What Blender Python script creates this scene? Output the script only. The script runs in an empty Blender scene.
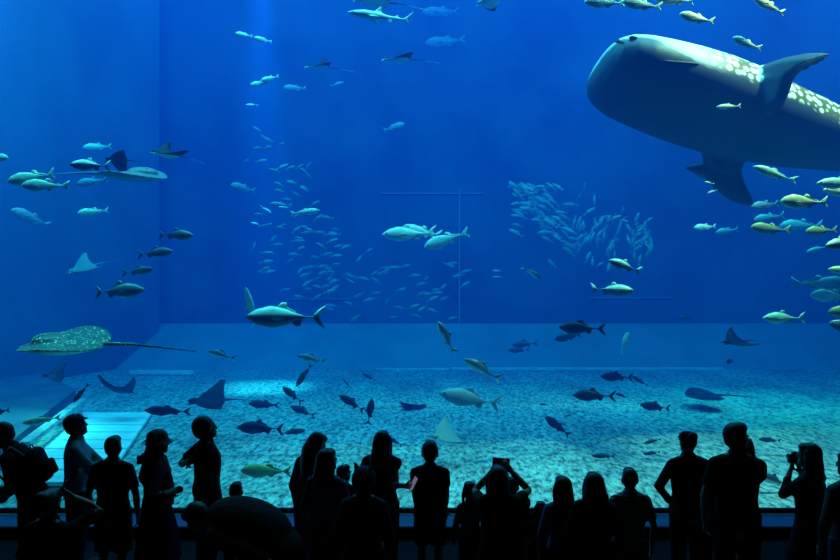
import bpy, bmesh, math, random
from mathutils import Vector, Matrix, Euler
random.seed(7)
R = math.radians
WATER_SC = (.02, .17, 1.0, 1); WATER_SD = .031
WATER_AC = (.36, .845, .965, 1); WATER_AD = .3
def LIGHTS():
    area('skylight', (-4, 21, 14.7), 32, 16, 3100, (.7, .97, 1))
    area('skylight_front', (-1, 11.6, 14.7), 28, 3.2, 6800, (.45, 1, .98), (R(10), 0, 0))
    spot('warm_fill_spot', (9.5, 10.8, 13.4), (5.9, 12.6, 6.0), 30000, (1, .40, .14), 50, .8)  # unseen warm spot, added to warm and light the shark and golden fish
    spot('light_shaft', at(262, -70, 21), at(262, 300, 21), 40000, (.5, 1, .9), 16, 1)
    spot('light_shaft', at(-12, -130, 14), at(0, 400, 14), 12000, (.4, 1, .7), 24, 1)
    spot('light_shaft', at(850, -130, 17), at(800, 300, 17), 9000, (.3, 1, .5), 40, 1)
S = bpy.context.scene
COL = S.collection
F = 727.0                    # focal length in pixels of the 840 x 560 frame
CZ = 3.0                     # camera height above the hall floor
def at(px, py, Y):           # a point of the photograph at a depth Y in metres
    return Vector(((px - 420.0) * Y / F, Y, CZ + (280.0 - py) * Y / F))

# ------------------------------------------------------------------ materials
def nmat(name):
    m = bpy.data.materials.new(name); m.use_nodes = True
    nt = m.node_tree; nt.nodes.clear()
    out = nt.nodes.new('ShaderNodeOutputMaterial')
    return m, nt, out
def pmat(name, col, rough=.6, spec=.3, noise=None, metal=0.0, bump=0.0):
    """plain principled material with a little procedural variation; noise = (scale, amount)"""
    m, nt, out = nmat(name)
    b = nt.nodes.new('ShaderNodeBsdfPrincipled')
    b.inputs['Base Color'].default_value = (*col, 1); b.inputs['Roughness'].default_value = rough
    b.inputs['Specular IOR Level'].default_value = spec; b.inputs['Metallic'].default_value = metal
    nt.links.new(b.outputs[0], out.inputs[0])
    if noise:
        tc = nt.nodes.new('ShaderNodeTexCoord'); nz = nt.nodes.new('ShaderNodeTexNoise')
        nz.inputs['Scale'].default_value = noise[0]; nz.inputs['Detail'].default_value = 4
        nt.links.new(tc.outputs['Object'], nz.inputs['Vector'])
        rp = nt.nodes.new('ShaderNodeValToRGB')
        a = noise[1]
        rp.color_ramp.elements[0].position = .35; rp.color_ramp.elements[1].position = .65
        rp.color_ramp.elements[0].color = (*[c * (1 - a) for c in col], 1)
        rp.color_ramp.elements[1].color = (*[min(1, c * (1 + a)) for c in col], 1)
        nt.links.new(nz.outputs['Fac'], rp.inputs[0]); nt.links.new(rp.outputs[0], b.inputs['Base Color'])
        if bump:
            bp = nt.nodes.new('ShaderNodeBump'); bp.inputs['Strength'].default_value = bump; bp.inputs['Distance'].default_value = .1
            nt.links.new(nz.outputs['Fac'], bp.inputs['Height']); nt.links.new(bp.outputs[0], b.inputs['Normal'])
    return m

# ------------------------------------------------------------------ mesh helpers
class MB:
    def __init__(s): s.v = []; s.f = []
    def add(s, vs, fs):
        o = len(s.v); s.v += [tuple(v) for v in vs]; s.f += [tuple(i + o for i in f) for f in fs]
    def box(s, lo, hi):
        x0, y0, z0 = lo; x1, y1, z1 = hi
        s.add([(x0,y0,z0),(x1,y0,z0),(x1,y1,z0),(x0,y1,z0),(x0,y0,z1),(x1,y0,z1),(x1,y1,z1),(x0,y1,z1)],
              [(0,3,2,1),(4,5,6,7),(0,1,5,4),(1,2,6,5),(2,3,7,6),(3,0,4,7)])
    def hexa(s, b, t):       # four bottom corners, four top corners
        s.add(list(b) + list(t), [(0,3,2,1),(4,5,6,7),(0,1,5,4),(1,2,6,5),(2,3,7,6),(3,0,4,7)])
    def rings(s, rings, cap=True):
        n = len(rings[0]); o = len(s.v)
        for r in rings: s.v += [tuple(p) for p in r]
        for i in range(len(rings) - 1):
            for j in range(n):
                a = o + i * n + j; b = o + i * n + (j + 1) % n
                s.f.append((a, b, b + n, a + n))
        if cap:
            s.f.append(tuple(o + j for j in reversed(range(n))))
            k = o + (len(rings) - 1) * n
            s.f.append(tuple(k + j for j in range(n)))
    def ball(s, c, r, M=None, nu=14, nv=9):      # r may be a triple
        c = Vector(c); rx, ry, rz = (r, r, r) if not hasattr(r, '__len__') else r
        top = []; rr = []
        for i in range(1, nv):
            t = math.pi * i / nv
            rr.append([Vector((rx * math.sin(t) * math.cos(2*math.pi*j/nu), ry * math.sin(t) * math.sin(2*math.pi*j/nu), -rz * math.cos(t))) for j in range(nu)])
        o = len(s.v)
        pts = [Vector((0, 0, -rz))] + [p for q in rr for p in q] + [Vector((0, 0, rz))]
        if M is not None: pts = [M @ p for p in pts]
        s.v += [tuple(c + p) for p in pts]
        for j in range(nu): s.f.append((o, o + 1 + (j+1) % nu, o + 1 + j))
        for i in range(nv - 2):
            for j in range(nu):
                a = o + 1 + i * nu + j; b = o + 1 + i * nu + (j + 1) % nu
                s.f.append((a, b, b + nu, a + nu))
        k = o + 1 + (nv - 2) * nu; e = len(s.v) - 1
        for j in range(nu): s.f.append((k + j, k + (j + 1) % nu, e))
    def tube(s, pts, rad, nu=12, side=None, rounded=True):
        """rounded tube; rad: list of r or (across, through); side: a vector that the 'across' axis follows"""
        pts = [Vector(p) for p in pts]; n = len(pts)
        rad = [(r, r) if not hasattr(r, '__len__') else r for r in rad]
        rg = []
        for i, p in enumerate(pts):
            d = (pts[min(i + 1, n - 1)] - pts[max(i - 1, 0)]).normalized()
            sd = Vector(side) if side is not None else (Vector((1, 0, 0)) if abs(d.x) < .8 else Vector((0, 1, 0)))
            u = (sd - d * sd.dot(d)).normalized(); w = d.cross(u)
            def ring(q, k): return [q + u * (rad[i][0] * k * math.cos(2*math.pi*j/nu)) + w * (rad[i][1] * k * math.sin(2*math.pi*j/nu)) for j in range(nu)]
            m = min(rad[i])
            if i == 0 and rounded:
                for a in (80, 50, 25): rg.append(ring(p - d * m * math.sin(R(a)), math.cos(R(a))))
            rg.append(ring(p, 1))
            if i == n - 1 and rounded:
                for a in (25, 50, 80): rg.append(ring(p + d * m * math.sin(R(a)), math.cos(R(a))))
        s.rings(rg)
    def plate(s, outline, th, axis, edge=0):
        """thin solid of an outline (list of points) with thickness th along axis, edges tapered to a line"""
        ax = Vector(axis).normalized(); n = len(outline); P = [Vector(p) for p in outline]
        c = sum(P, Vector()) / n
        inner = [p.lerp(c, .3) for p in P]
        if edge:
            o = len(s.v); h = ax * edge / 2; g = ax * th / 2
            s.v += [tuple(p + h) for p in P] + [tuple(p - h) for p in P] + [tuple(p + g) for p in inner] + [tuple(p - g) for p in inner] + [tuple(c + g), tuple(c - g)]
            for j in range(n):
                k = (j + 1) % n
                s.f += [(o + n + j, o + n + k, o + k, o + j), (o + j, o + k, o + 2*n + k, o + 2*n + j), (o + n + k, o + n + j, o + 3*n + j, o + 3*n + k), (o + 2*n + j, o + 2*n + k, o + 4*n), (o + 3*n + k, o + 3*n + j, o + 4*n + 1)]
            return
        o = len(s.v)
        s.v += [tuple(p) for p in P] + [tuple(p + ax * th / 2) for p in inner] + [tuple(p - ax * th / 2) for p in inner] + [tuple(c + ax * th / 2), tuple(c - ax * th / 2)]
        for j in range(n):
            k = (j + 1) % n
            s.f += [(o + j, o + k, o + n + k, o + n + j), (o + k, o + j, o + 2*n + j, o + 2*n + k),
                    (o + n + j, o + n + k, o + 3*n), (o + 2*n + k, o + 2*n + j, o + 3*n + 1)]
    def mesh(s, name, smooth=True):
        me = bpy.data.meshes.new(name); me.from_pydata(s.v, [], s.f); me.validate()
        bm = bmesh.new(); bm.from_mesh(me); bmesh.ops.recalc_face_normals(bm, faces=bm.faces); bm.to_mesh(me); bm.free()
        if smooth:
            for p in me.polygons: p.use_smooth = True
        return me
    def build(s, name, mat, parent=None, smooth=True):
        return link(name, s.mesh(name, smooth), mat, parent)
def link(name, me, mat, parent=None):
    o = bpy.data.objects.new(name, me); COL.objects.link(o)
    if mat is not None and not me.materials: me.materials.append(mat)
    if parent is not None: o.parent = parent
    return o
def tag(o, label=None, cat=None, group=None, kind=None):
    if label: o['label'] = label
    if cat: o['category'] = cat
    if group: o['group'] = group
    if kind: o['kind'] = kind
    return o
def empty(name, loc=(0, 0, 0)):
    o = bpy.data.objects.new(name, None); COL.objects.link(o); o.location = loc; o.empty_display_size = .1
    return o
def struct(name, mb, mat, smooth=False):
    return tag(mb.build(name, mat, None, smooth), kind='structure')
def copy_tree(o, parent=None):
    c = o.copy(); COL.objects.link(c)
    if parent is not None: c.parent = parent
    for ch in list(o.children): copy_tree(ch, c)
    return c
def remesh(mb, voxel, smooth=3, fac=.5):
    """one continuous surface from overlapping closed shapes"""
    o = bpy.data.objects.new('tmp', mb.mesh('tmp')); COL.objects.link(o)
    m = o.modifiers.new('r', 'REMESH'); m.mode = 'VOXEL'; m.voxel_size = voxel; m.use_smooth_shade = True
    if smooth:
        q = o.modifiers.new('s', 'SMOOTH'); q.iterations = smooth; q.factor = fac
    dg = bpy.context.evaluated_depsgraph_get()
    me = bpy.data.meshes.new_from_object(o.evaluated_get(dg))
    bpy.data.objects.remove(o)
    return me

# ------------------------------------------------------------------ the hall and the tank
WY = 9.0                     # window plane
GZ = -0.1                     # tank floor height
M_dark = pmat('dark_hall_paint', (.012, .012, .014), .7, .2, (3, .3))
M_carpet = pmat('dark_carpet', (.035, .035, .045), .9, .1, (30, .4), bump=.2)
M_rail = pmat('black_frame', (.006, .006, .008), .5, .3, (5, .2))
M_bench = pmat('blue_grey_plinth', (.40, .46, .80), .6, .3, (8, .15))
M_ledge = pmat('pale_ledge', (.9, .9, .9), .4, .5, (9, .1))
M_rock = pmat("tank_wall_paint", (.10, .11, .13), .8, .2, (.35, .35), bump=.3)
M_plinth = pmat('pale_tank_plinth', (.30, .31, .33), .8, .2, (.6, .12))
M_sidewall = pmat('side_wall_paint', (.15, .165, .19), .8, .2, (.4, .2))
M_white = pmat('pale_concrete', (.75, .77, .76), .7, .2, (2, .12))

b = MB(); b.box((-12, -6, -.2), (12, WY, 0)); struct('floor', b, M_carpet)
b = MB(); b.box((-12, WY, -.4), (12, WY + .45, .02)); b.box((-12, WY, 8.4), (12, WY + .45, 11.5)); b.box((-12, WY, 0), (-9, WY + .45, 11.5)); b.box((9, WY, 0), (12, WY + .45, 11.5))
struct('wall_front', b, M_dark)
b = MB(); b.box((-12.2, -6, 0), (-12, WY, 11.5)); struct('wall_left', b, M_dark)
b = MB(); b.box((12, -6, 0), (12.2, WY, 11.5)); struct('wall_right', b, M_dark)
b = MB(); b.box((-12, -6.2, 0), (12, -6, 11.5)); struct('wall_back', b, M_dark)
b = MB(); b.box((-12.2, -6.2, 11.5), (12.2, WY + .45, 11.7)); struct('ceiling', b, M_dark)
# sill below the window: black rail, pale ledge line, blue front panel, black foot rail
def zr(py, Y): return CZ + (280 - py) * Y / F
b = MB(); b.box((-9, WY - .06, zr(511.5, WY)), (9, WY + .0, zr(507.5, WY))); struct('trim_1', b, M_rail)
b = MB(); b.box((-9, WY - .14, zr(514.8, WY - .14) - .03), (9, WY - .0, zr(514.8, WY - .14))); struct('trim_2', b, M_ledge)
za, ze = zr(515.2, WY - .14), zr(527, WY - .5)
b = MB(); b.hexa([(-9, WY - .5, ze - .06), (9, WY - .5, ze - .06), (9, WY - .141, za - .12), (-9, WY - .141, za - .12)], [(-9, WY - .5, ze), (9, WY - .5, ze), (9, WY - .141, za - .002), (-9, WY - .141, za - .002)]); struct('trim_3', b, M_bench)
b = MB(); b.box((-9, WY - .54, 0.0), (9, WY - .501, ze + .01)); struct('trim_4', b, M_rail)

# acrylic pane: clear with a faint mirror
m, nt, out = nmat('acrylic')
tr = nt.nodes.new('ShaderNodeBsdfTransparent'); gl = nt.nodes.new('ShaderNodeBsdfGlossy'); mx = nt.nodes.new('ShaderNodeMixShader'); fr = nt.nodes.new('ShaderNodeFresnel')
gl.inputs['Roughness'].default_value = .02; fr.inputs['IOR'].default_value = 1.1
tr.inputs['Color'].default_value = (.985, .995, 1, 1)
nt.links.new(fr.outputs[0], mx.inputs[0]); nt.links.new(tr.outputs[0], mx.inputs[1]); nt.links.new(gl.outputs[0], mx.inputs[2]); nt.links.new(mx.outputs[0], out.inputs[0])
M_acrylic = m
b = MB(); b.box((-9, WY + .02, .02), (9, WY + .4, 8.4)); struct('window_1', b, M_acrylic)

# water
SZ = 14.4
m, nt, out = nmat('sea_water')
vs = nt.nodes.new('ShaderNodeVolumeScatter'); va = nt.nodes.new('ShaderNodeVolumeAbsorption'); ad = nt.nodes.new('ShaderNodeAddShader')
vs.inputs['Color'].default_value = WATER_SC; vs.inputs['Density'].default_value = WATER_SD; vs.inputs['Anisotropy'].default_value = 0.0
va.inputs['Color'].default_value = WATER_AC; va.inputs['Density'].default_value = WATER_AD
nt.links.new(vs.outputs[0], ad.inputs[0]); nt.links.new(va.outputs[0], ad.inputs[1]); nt.links.new(ad.outputs[0], out.inputs['Volume'])
b = MB(); b.box((-19.9, WY + .46, GZ - .05), (19.9, 29.9, SZ)); struct('water', b, m)

# tank shell
m, nt, out = nmat('gravel_bed')
bs = nt.nodes.new('ShaderNodeBsdfPrincipled'); bs.inputs['Roughness'].default_value = .9; bs.inputs['Specular IOR Level'].default_value = .1
tc = nt.nodes.new('ShaderNodeTexCoord')
n1 = nt.nodes.new('ShaderNodeTexNoise'); n1.inputs['Scale'].default_value = 13; n1.inputs['Detail'].default_value = 6; n1.inputs['Roughness'].default_value = .75
n2 = nt.nodes.new('ShaderNodeTexNoise'); n2.inputs['Scale'].default_value = .7; n2.inputs['Detail'].default_value = 3
mp = nt.nodes.new('ShaderNodeMapping'); mp.inputs['Scale'].default_value = (1, .38, 1); nt.links.new(tc.outputs['Object'], mp.inputs['Vector'])
for n in (n1, n2): nt.links.new(mp.outputs[0], n.inputs['Vector'])
r1 = nt.nodes.new('ShaderNodeValToRGB'); r1.color_ramp.elements[0].position = .38; r1.color_ramp.elements[1].position = .60
r1.color_ramp.elements[0].color = (.08, .09, .10, 1); r1.color_ramp.elements[1].color = (.74, .76, .72, 1)
r2 = nt.nodes.new('ShaderNodeValToRGB'); r2.color_ramp.elements[0].position = .3; r2.color_ramp.elements[1].position = .7
r2.color_ramp.elements[0].color = (.55, .57, .6, 1); r2.color_ramp.elements[1].color = (1, 1, 1, 1)
mm = nt.nodes.new('ShaderNodeMix'); mm.data_type = 'RGBA'; mm.blend_type = 'MULTIPLY'; mm.inputs[0].default_value = 1
nt.links.new(n1.outputs['Fac'], r1.inputs[0]); nt.links.new(n2.outputs['Fac'], r2.inputs[0])
nt.links.new(r1.outputs[0], mm.inputs[6]); nt.links.new(r2.outputs[0], mm.inputs[7]); nt.links.new(mm.outputs[2], bs.inputs['Base Color'])
bp = nt.nodes.new('ShaderNodeBump'); bp.inputs['Strength'].default_value = .6; bp.inputs['Distance'].default_value = .08
nt.links.new(n1.outputs['Fac'], bp.inputs['Height']); nt.links.new(bp.outputs[0], bs.inputs['Normal'])
nt.links.new(bs.outputs[0], out.inputs[0]); M_gravel = m
b = MB(); b.box((-20, WY + .46, -.6), (20, 30, GZ)); struct('ground_tank', b, M_gravel)
# sloping plinth round the back, upper wall set back, left wall running forward
b = MB()
for x0, x1 in ((-20, -9.2), (-9.2, 1.05), (1.05, 20)):
    b.hexa([(x0, 25.2, GZ), (x1, 25.2, GZ), (x1, 29, GZ), (x0, 29, GZ)], [(x0, 27.6, 1.33), (x1, 27.6, 1.33), (x1, 29, 1.33), (x0, 29, 1.33)])
struct('trim_5', b, M_plinth)
b = MB(); b.box((-20, 28.0, 1.33), (20, 30, 15)); struct('wall_tank_back', b, M_rock)
# pale line where the gravel meets the plinth
b = MB(); b.box((1.1, 25.1, GZ), (10.5, 25.35, GZ + .06)); b.box((-1.5, 25.1, GZ), (1.0, 25.35, GZ + .04)); struct('trim_6', b, M_white)
# side walls
b = MB(); b.hexa([(-20, WY + .5, GZ), (-13.5, 18, GZ), (-9.75, 27.2, GZ), (-20, 29, GZ)], [(-20, WY + .5, 15), (-13.5, 18, 15), (-9.75, 27.2, 15), (-20, 29, 15)]); struct('wall_tank_left', b, M_sidewall)
b = MB(); b.box((19.6, WY + .5, GZ), (20, 30, 15)); struct('wall_tank_right', b, M_rock)

# ------------------------------------------------------------------ skins of the animals
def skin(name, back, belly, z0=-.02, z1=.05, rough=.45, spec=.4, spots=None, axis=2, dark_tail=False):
    """back colour above, belly colour below (countershading on some, painted top light on others), with mottling; spots = (scale, colour, size)"""
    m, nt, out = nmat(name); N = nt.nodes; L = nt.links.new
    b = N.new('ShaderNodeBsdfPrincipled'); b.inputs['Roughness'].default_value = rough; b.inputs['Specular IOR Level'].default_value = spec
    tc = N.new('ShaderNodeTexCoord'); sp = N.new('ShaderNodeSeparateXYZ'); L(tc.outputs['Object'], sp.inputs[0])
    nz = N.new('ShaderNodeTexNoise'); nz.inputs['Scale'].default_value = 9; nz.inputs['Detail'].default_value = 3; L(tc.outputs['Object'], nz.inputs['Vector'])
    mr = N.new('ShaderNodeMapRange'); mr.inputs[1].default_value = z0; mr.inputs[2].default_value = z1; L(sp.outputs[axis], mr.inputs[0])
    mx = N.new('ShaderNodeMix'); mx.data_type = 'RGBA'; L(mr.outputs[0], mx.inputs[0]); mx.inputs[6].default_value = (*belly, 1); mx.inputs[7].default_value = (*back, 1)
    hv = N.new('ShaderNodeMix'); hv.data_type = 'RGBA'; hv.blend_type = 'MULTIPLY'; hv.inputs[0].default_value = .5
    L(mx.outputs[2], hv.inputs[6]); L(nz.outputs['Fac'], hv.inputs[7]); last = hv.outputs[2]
    if spots:
        vo = N.new('ShaderNodeTexVoronoi'); vo.inputs['Scale'].default_value = spots[0]; L(tc.outputs['Object'], vo.inputs['Vector'])
        r = N.new('ShaderNodeValToRGB'); r.color_ramp.elements[0].position = spots[2]; r.color_ramp.elements[1].position = spots[2] + .12
        r.color_ramp.elements[0].color = (1, 1, 1, 1); r.color_ramp.elements[1].color = (0, 0, 0, 1); L(vo.outputs['Distance'], r.inputs[0])
        mu = N.new('ShaderNodeMath'); mu.operation = 'MULTIPLY'; L(r.outputs[0], mu.inputs[0]); L(mr.outputs[0], mu.inputs[1])
        q = N.new('ShaderNodeMix'); q.data_type = 'RGBA'; L(mu.outputs[0], q.inputs[0]); L(last, q.inputs[6]); q.inputs[7].default_value = (*spots[1], 1); last = q.outputs[2]
    if dark_tail:
        dt = N.new('ShaderNodeMapRange'); dt.inputs[1].default_value = -1.0; dt.inputs[2].default_value = -1.15; L(sp.outputs[0], dt.inputs[0])
        q = N.new('ShaderNodeMix'); q.data_type = 'RGBA'; L(dt.outputs[0], q.inputs[0]); L(last, q.inputs[6]); q.inputs[7].default_value = (.02, .025, .04, 1); last = q.outputs[2]
    L(last, b.inputs['Base Color']); L(b.outputs[0], out.inputs[0])
    return m
SK = {
 'gold':  skin('golden_green_scales', (.95, .92, .42), (.85, .85, .62), rough=.35),
 'olive': skin('olive_scales', (.42, .46, .20), (.30, .36, .26)),
 'pale':  skin('pale_silver_scales', (.80, .92, .80), (.70, .85, .85), rough=.35),
 'mint':  skin('mint_silver_scales', (.62, .90, .66), (.45, .66, .60), rough=.35),
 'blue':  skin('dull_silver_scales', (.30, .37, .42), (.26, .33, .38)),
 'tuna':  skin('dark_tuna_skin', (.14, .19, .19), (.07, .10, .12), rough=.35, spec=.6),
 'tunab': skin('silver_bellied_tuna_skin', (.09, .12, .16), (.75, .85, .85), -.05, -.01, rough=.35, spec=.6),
 'tunat': skin('top_lit_tuna_skin', (.85, .98, .78), (.06, .10, .13), .015, .05, rough=.35, spec=.6),  # top light painted into the bright back, shade into the dark flanks
 'dark':  skin('dark_fish_skin', (.012, .016, .028), (.010, .013, .022), spec=.12),
 'dusk':  skin('slate_fish_skin', (.045, .06, .085), (.04, .052, .075), spec=.15),
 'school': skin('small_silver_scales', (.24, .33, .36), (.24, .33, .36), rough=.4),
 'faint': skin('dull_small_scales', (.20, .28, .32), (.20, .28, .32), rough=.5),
 'rayd':  skin('dark_ray_skin', (.014, .019, .032), (.022, .028, .045), spec=.1),
 'rayw':  skin('white_bellied_ray_skin', (.015, .020, .032), (.80, .85, .82), -.015, .015, spec=.08),
 'rayp':  skin('pale_ray_skin', (.24, .31, .29), (.30, .36, .33)),
 'rays':  skin('spotted_ray_skin', (.11, .15, .11), (.75, .85, .75), -.02, .01, spots=(15, (.85, .95, .70), .16), dark_tail=True),
 'rayg':  skin('grey_mottled_ray_skin', (.16, .20, .22), (.30, .36, .38), -.02, .02, spots=(30, (.4, .46, .44), .10)),
 'sharkp': skin('pale_shark_skin', (.75, .85, .70), (.60, .75, .75)),
}
M_eye = pmat('black_eye', (.005, .005, .006), .1, .6, (20, .2))
M_finw = pmat('white_fin_edge', (.85, .9, .85), .4, .4, (8, .1))

# ------------------------------------------------------------------ bony fish: trunk loft + fins, nose +x, tail -x, up +z, overall length 1
def prof(pts, s):
    for (a, va), (b_, vb) in zip(pts, pts[1:]):
        if s <= b_:
            t = (s - a) / (b_ - a); t = t * t * (3 - 2 * t) * .5 + t * .5
            return va + (vb - va) * t
    return pts[-1][1]
SPEC = {
 'jack': dict(top=[(0,.012),(.06,.075),(.15,.118),(.32,.155),(.5,.130),(.75,.052),(.86,.018),(1,.016)], bot=[(0,.012),(.06,.055),(.15,.095),(.35,.145),(.5,.125),(.75,.048),(.86,.018),(1,.016)],
              wid=[(0,.01),(.08,.045),(.28,.068),(.5,.058),(.8,.018),(1,.010)], tail=(.17, .135, .07), dors=(-.02, .085, -.30, .02), anal=(-.06, .075, -.30, .02), pec=(.22, .15), fork=.6),
 'tuna': dict(top=[(0,.010),(.06,.050),(.18,.105),(.36,.142),(.55,.112),(.78,.036),(.88,.012),(1,.012)], bot=[(0,.010),(.06,.045),(.18,.100),(.38,.136),(.55,.110),(.78,.036),(.88,.012),(1,.012)],
              wid=[(0,.01),(.1,.060),(.34,.088),(.55,.072),(.8,.026),(1,.014)], tail=(.10, .150, .03), dors=(.08, .085, -.12, .02), anal=(-.10, .085, -.20, .02), pec=(.20, .20), fork=.85),
 'slim': dict(top=[(0,.010),(.06,.046),(.2,.090),(.38,.108),(.6,.080),(.82,.024),(.9,.012),(1,.012)], bot=[(0,.010),(.06,.044),(.2,.088),(.4,.110),(.6,.082),(.82,.024),(.9,.012),(1,.012)],
              wid=[(0,.01),(.1,.042),(.34,.058),(.6,.044),(.85,.016),(1,.010)], tail=(.13, .105, .05), dors=(.06, .050, -.22, .015), anal=(-.12, .050, -.26, .015), pec=(.22, .11), fork=.7),
}
TX = -.36                      # where the tail fin starts
def fish_meshes(sp, bend):
    P = SPEC[sp]; out = {}
    def cx(x): return bend * (min(0, x - .1)) ** 2         # sideways curve of the spine towards the tail
    n = 16
    b = MB(); rg = []
    for i in range(19):
        s = i / 18; s = s ** 1.15; x = .5 - s * (.5 - TX)
        t, bo, w = prof(P['top'], s), prof(P['bot'], s), prof(P['wid'], s)
        rg.append([(x, cx(x) + w * math.cos(2*math.pi*j/n), (t if math.sin(2*math.pi*j/n) > 0 else bo) * math.sin(2*math.pi*j/n)) for j in range(n)])
    b.rings(rg); out['body'] = b.mesh(sp + '_body')
    def fin(name, pts, th=.012):
        f = MB(); f.plate([(x, cx(x), z) for x, z in pts], th, (0, 1, 0)); out[name] = f.mesh(sp + '_' + name)
    tl, ts, tw = P['tail']; e = TX - (.5 - .36 - .0)
    fk = TX - tl * (1 - P['fork'])
    fin('tail_fin', [(TX + .03, .014), (TX - tl*.45, ts*.62), (-.5, ts), (TX - tl*.75, ts*.52), (fk, 0), (TX - tl*.75, -ts*.52), (-.5, -ts), (TX - tl*.45, -ts*.62), (TX + .03, -.014)])
    def zt(x): return prof(P['top'], (.5 - x) / (.5 - TX))
    def zb(x): return -prof(P['bot'], (.5 - x) / (.5 - TX))
    x0, h, x1, h1 = P['dors']
    fin('dorsal_fin', [(x0 + .05, zt(x0 + .05) - .012), (x0 - .03, zt(x0) + h * .75), (x0 - .09, zt(x0 - .05) + h * .8), (x0 - .09, zt(x0 - .09) + h * .3), (x1, zt(x1) + h1), (x1 - .02, zt(x1) - .006), (x0 - .08, zt(x0 - .08) - .012)])
    x0, h, x1, h1 = P['anal']
    fin('anal_fin', [(x0 + .04, zb(x0 + .04) + .012), (x0 - .03, zb(x0) - h * .7), (x0 - .09, zb(x0 - .05) - h * .75), (x0 - .09, zb(x0 - .09) - h * .3), (x1, zb(x1) - h1), (x1 - .02, zb(x1) + .006), (x0 - .08, zb(x0 - .08) + .012)])
    px, pl = P['pec']
    for k, sg in (('pectoral_fin', 1), ('pectoral_fin.r', -1)):
        w = prof(P['wid'], (.5 - px) / .86)
        f = MB(); f.plate([(px, cx(px) + sg * w * .8, -.005), (px - pl*.5, sg * (w + pl*.28), .002), (px - pl, sg * (w + pl*.42), -.028), (px - pl*.6, sg * (w + pl*.16), -.05), (px - .03, sg * w * .8, -.036)], .008, (0, .4, 1)); out[k] = f.mesh(sp + '_pec')
    ex = .42 if sp != 'slim' else .43
    for k, sg in (('eye', 1), ('eye.r', -1)):
        w = prof(P['wid'], (.5 - ex) / .86)
        f = MB(); f.ball((ex, sg * (w * .86), .018), (.016, .010, .016), nu=10, nv=7); out[k] = f.mesh(sp + '_eye')
    return out
CACHE = {}
def orient(px, py, Y, ang, tow, roll, up0=None):
    a, t = R(ang), R(tow)
    f = Vector((math.cos(a) * math.cos(t), -math.sin(t), math.sin(a) * math.cos(t)))
    up = Vector(up0) if up0 else (Vector((0, 0, 1)) if abs(f.z) < .85 else Vector((-1 if math.cos(a) > 0 else 1, 0, .3)))
    up = (up - f * up.dot(f)).normalized()
    up = Matrix.Rotation(R(roll), 3, f) @ up
    l = up.cross(f)
    M = Matrix((f, l, up)).transposed().to_4x4()
    M.translation = at(px, py, Y)
    return M
KINDNAME = {'jack': 'trevally', 'tuna': 'tuna', 'slim': 'mackerel'}
def fish(sp, px, py, ln, Y, ang, tow, sk, label, roll=0, group=None, bend=0, cat='fish'):
    key = (sp, sk, bend)
    if key not in CACHE:
        ms = fish_meshes(sp, bend)
        for k, me in ms.items(): me.materials.append(M_eye if k.startswith('eye') else SK[sk])
        CACHE[key] = ms
    ms = CACHE[key]
    r = empty(KINDNAME[sp]); sc = ln * Y / F / max(.35, math.cos(R(tow)))
    r.matrix_world = orient(px, py, Y, ang, tow, roll) @ Matrix.Scale(sc, 4)
    for k, me in ms.items():
        link(k.split('.')[0], me, None, r)
    tag(r, label, cat, group)
    return r

# ------------------------------------------------------------------ rays and small sharks: one continuous body
def ray_mesh(kind, curlL, curlR):
    """span 2 (y from -1 to 1) disc, nose +x; curl bends each wing up (+) or down (-)"""
    b = MB(); n = 18; rg = []
    for i in range(-16, 17):
        t = i / 16; u = abs(t); c = curlL if t > 0 else curlR
        if kind == 'eagle':      # pointed swept wings
            xl = .50 - .62 * u ** 1.5 - .10 * u; xt = -.42 + .10 * u + .02 * u ** 2 - .14 * u ** 4; th = .20 * (1 - u) ** 1.3 + .030
        else:                    # rounded stingray disc
            xl = .72 * math.sqrt(max(0, 1 - u ** 2.1)) * (1 - .25 * u); xt = -.62 * math.sqrt(max(0, 1 - u ** 2.6)); th = .17 * (1 - u ** 1.2) ** 1.2 + .034
        if xl - xt < .04: m = (xl + xt) / 2; xl, xt = m + .02, m - .02
        ang = c * u                                            # angle of the wing along the span
        y = math.copysign(math.sin(ang) / c if abs(c) > 1e-3 else u, t); z = (1 - math.cos(ang)) / c if abs(c) > 1e-3 else 0
        ring = []
        for j in range(n):
            a = 2 * math.pi * j / n; k = (1 + math.cos(a)) / 2
            x = xt + (xl - xt) * k
            hz = th * math.sin(a) * (.35 + .65 * math.sin(math.pi * min(1, k * .92 + .08)))
            ring.append((x, y - math.copysign(math.sin(ang), t) * hz * (1 if t else 0), z + math.cos(ang) * hz * .6))
        rg.append(ring)
    b.rings(rg)
    if kind == 'eagle':
        b.ball((.50, 0, .02), (.17, .12, .10)); b.tube([(.50, .10, .0), (.70, .13, -.03)], [.045, .02], 8); b.tube([(.50, -.10, .0), (.70, -.13, -.03)], [.045, .02], 8)
    else:
        b.ball((.20, 0, .10), (.34, .26, .12))
    tl, k = (.95, .6) if kind == 'eagle' else (1.5, 1)
    b.tube([(-.35, 0, .02), (-.6, 0, .03), (-.6 - tl * .3, 0, .02), (-.6 - tl * .6, .04, -.02), (-.6 - tl, .12, -.08)], [.07 * k, .045 * k, .032 * k, .024 * k, .015], 8)
    me = remesh(b, .022, 3)
    return me
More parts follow.
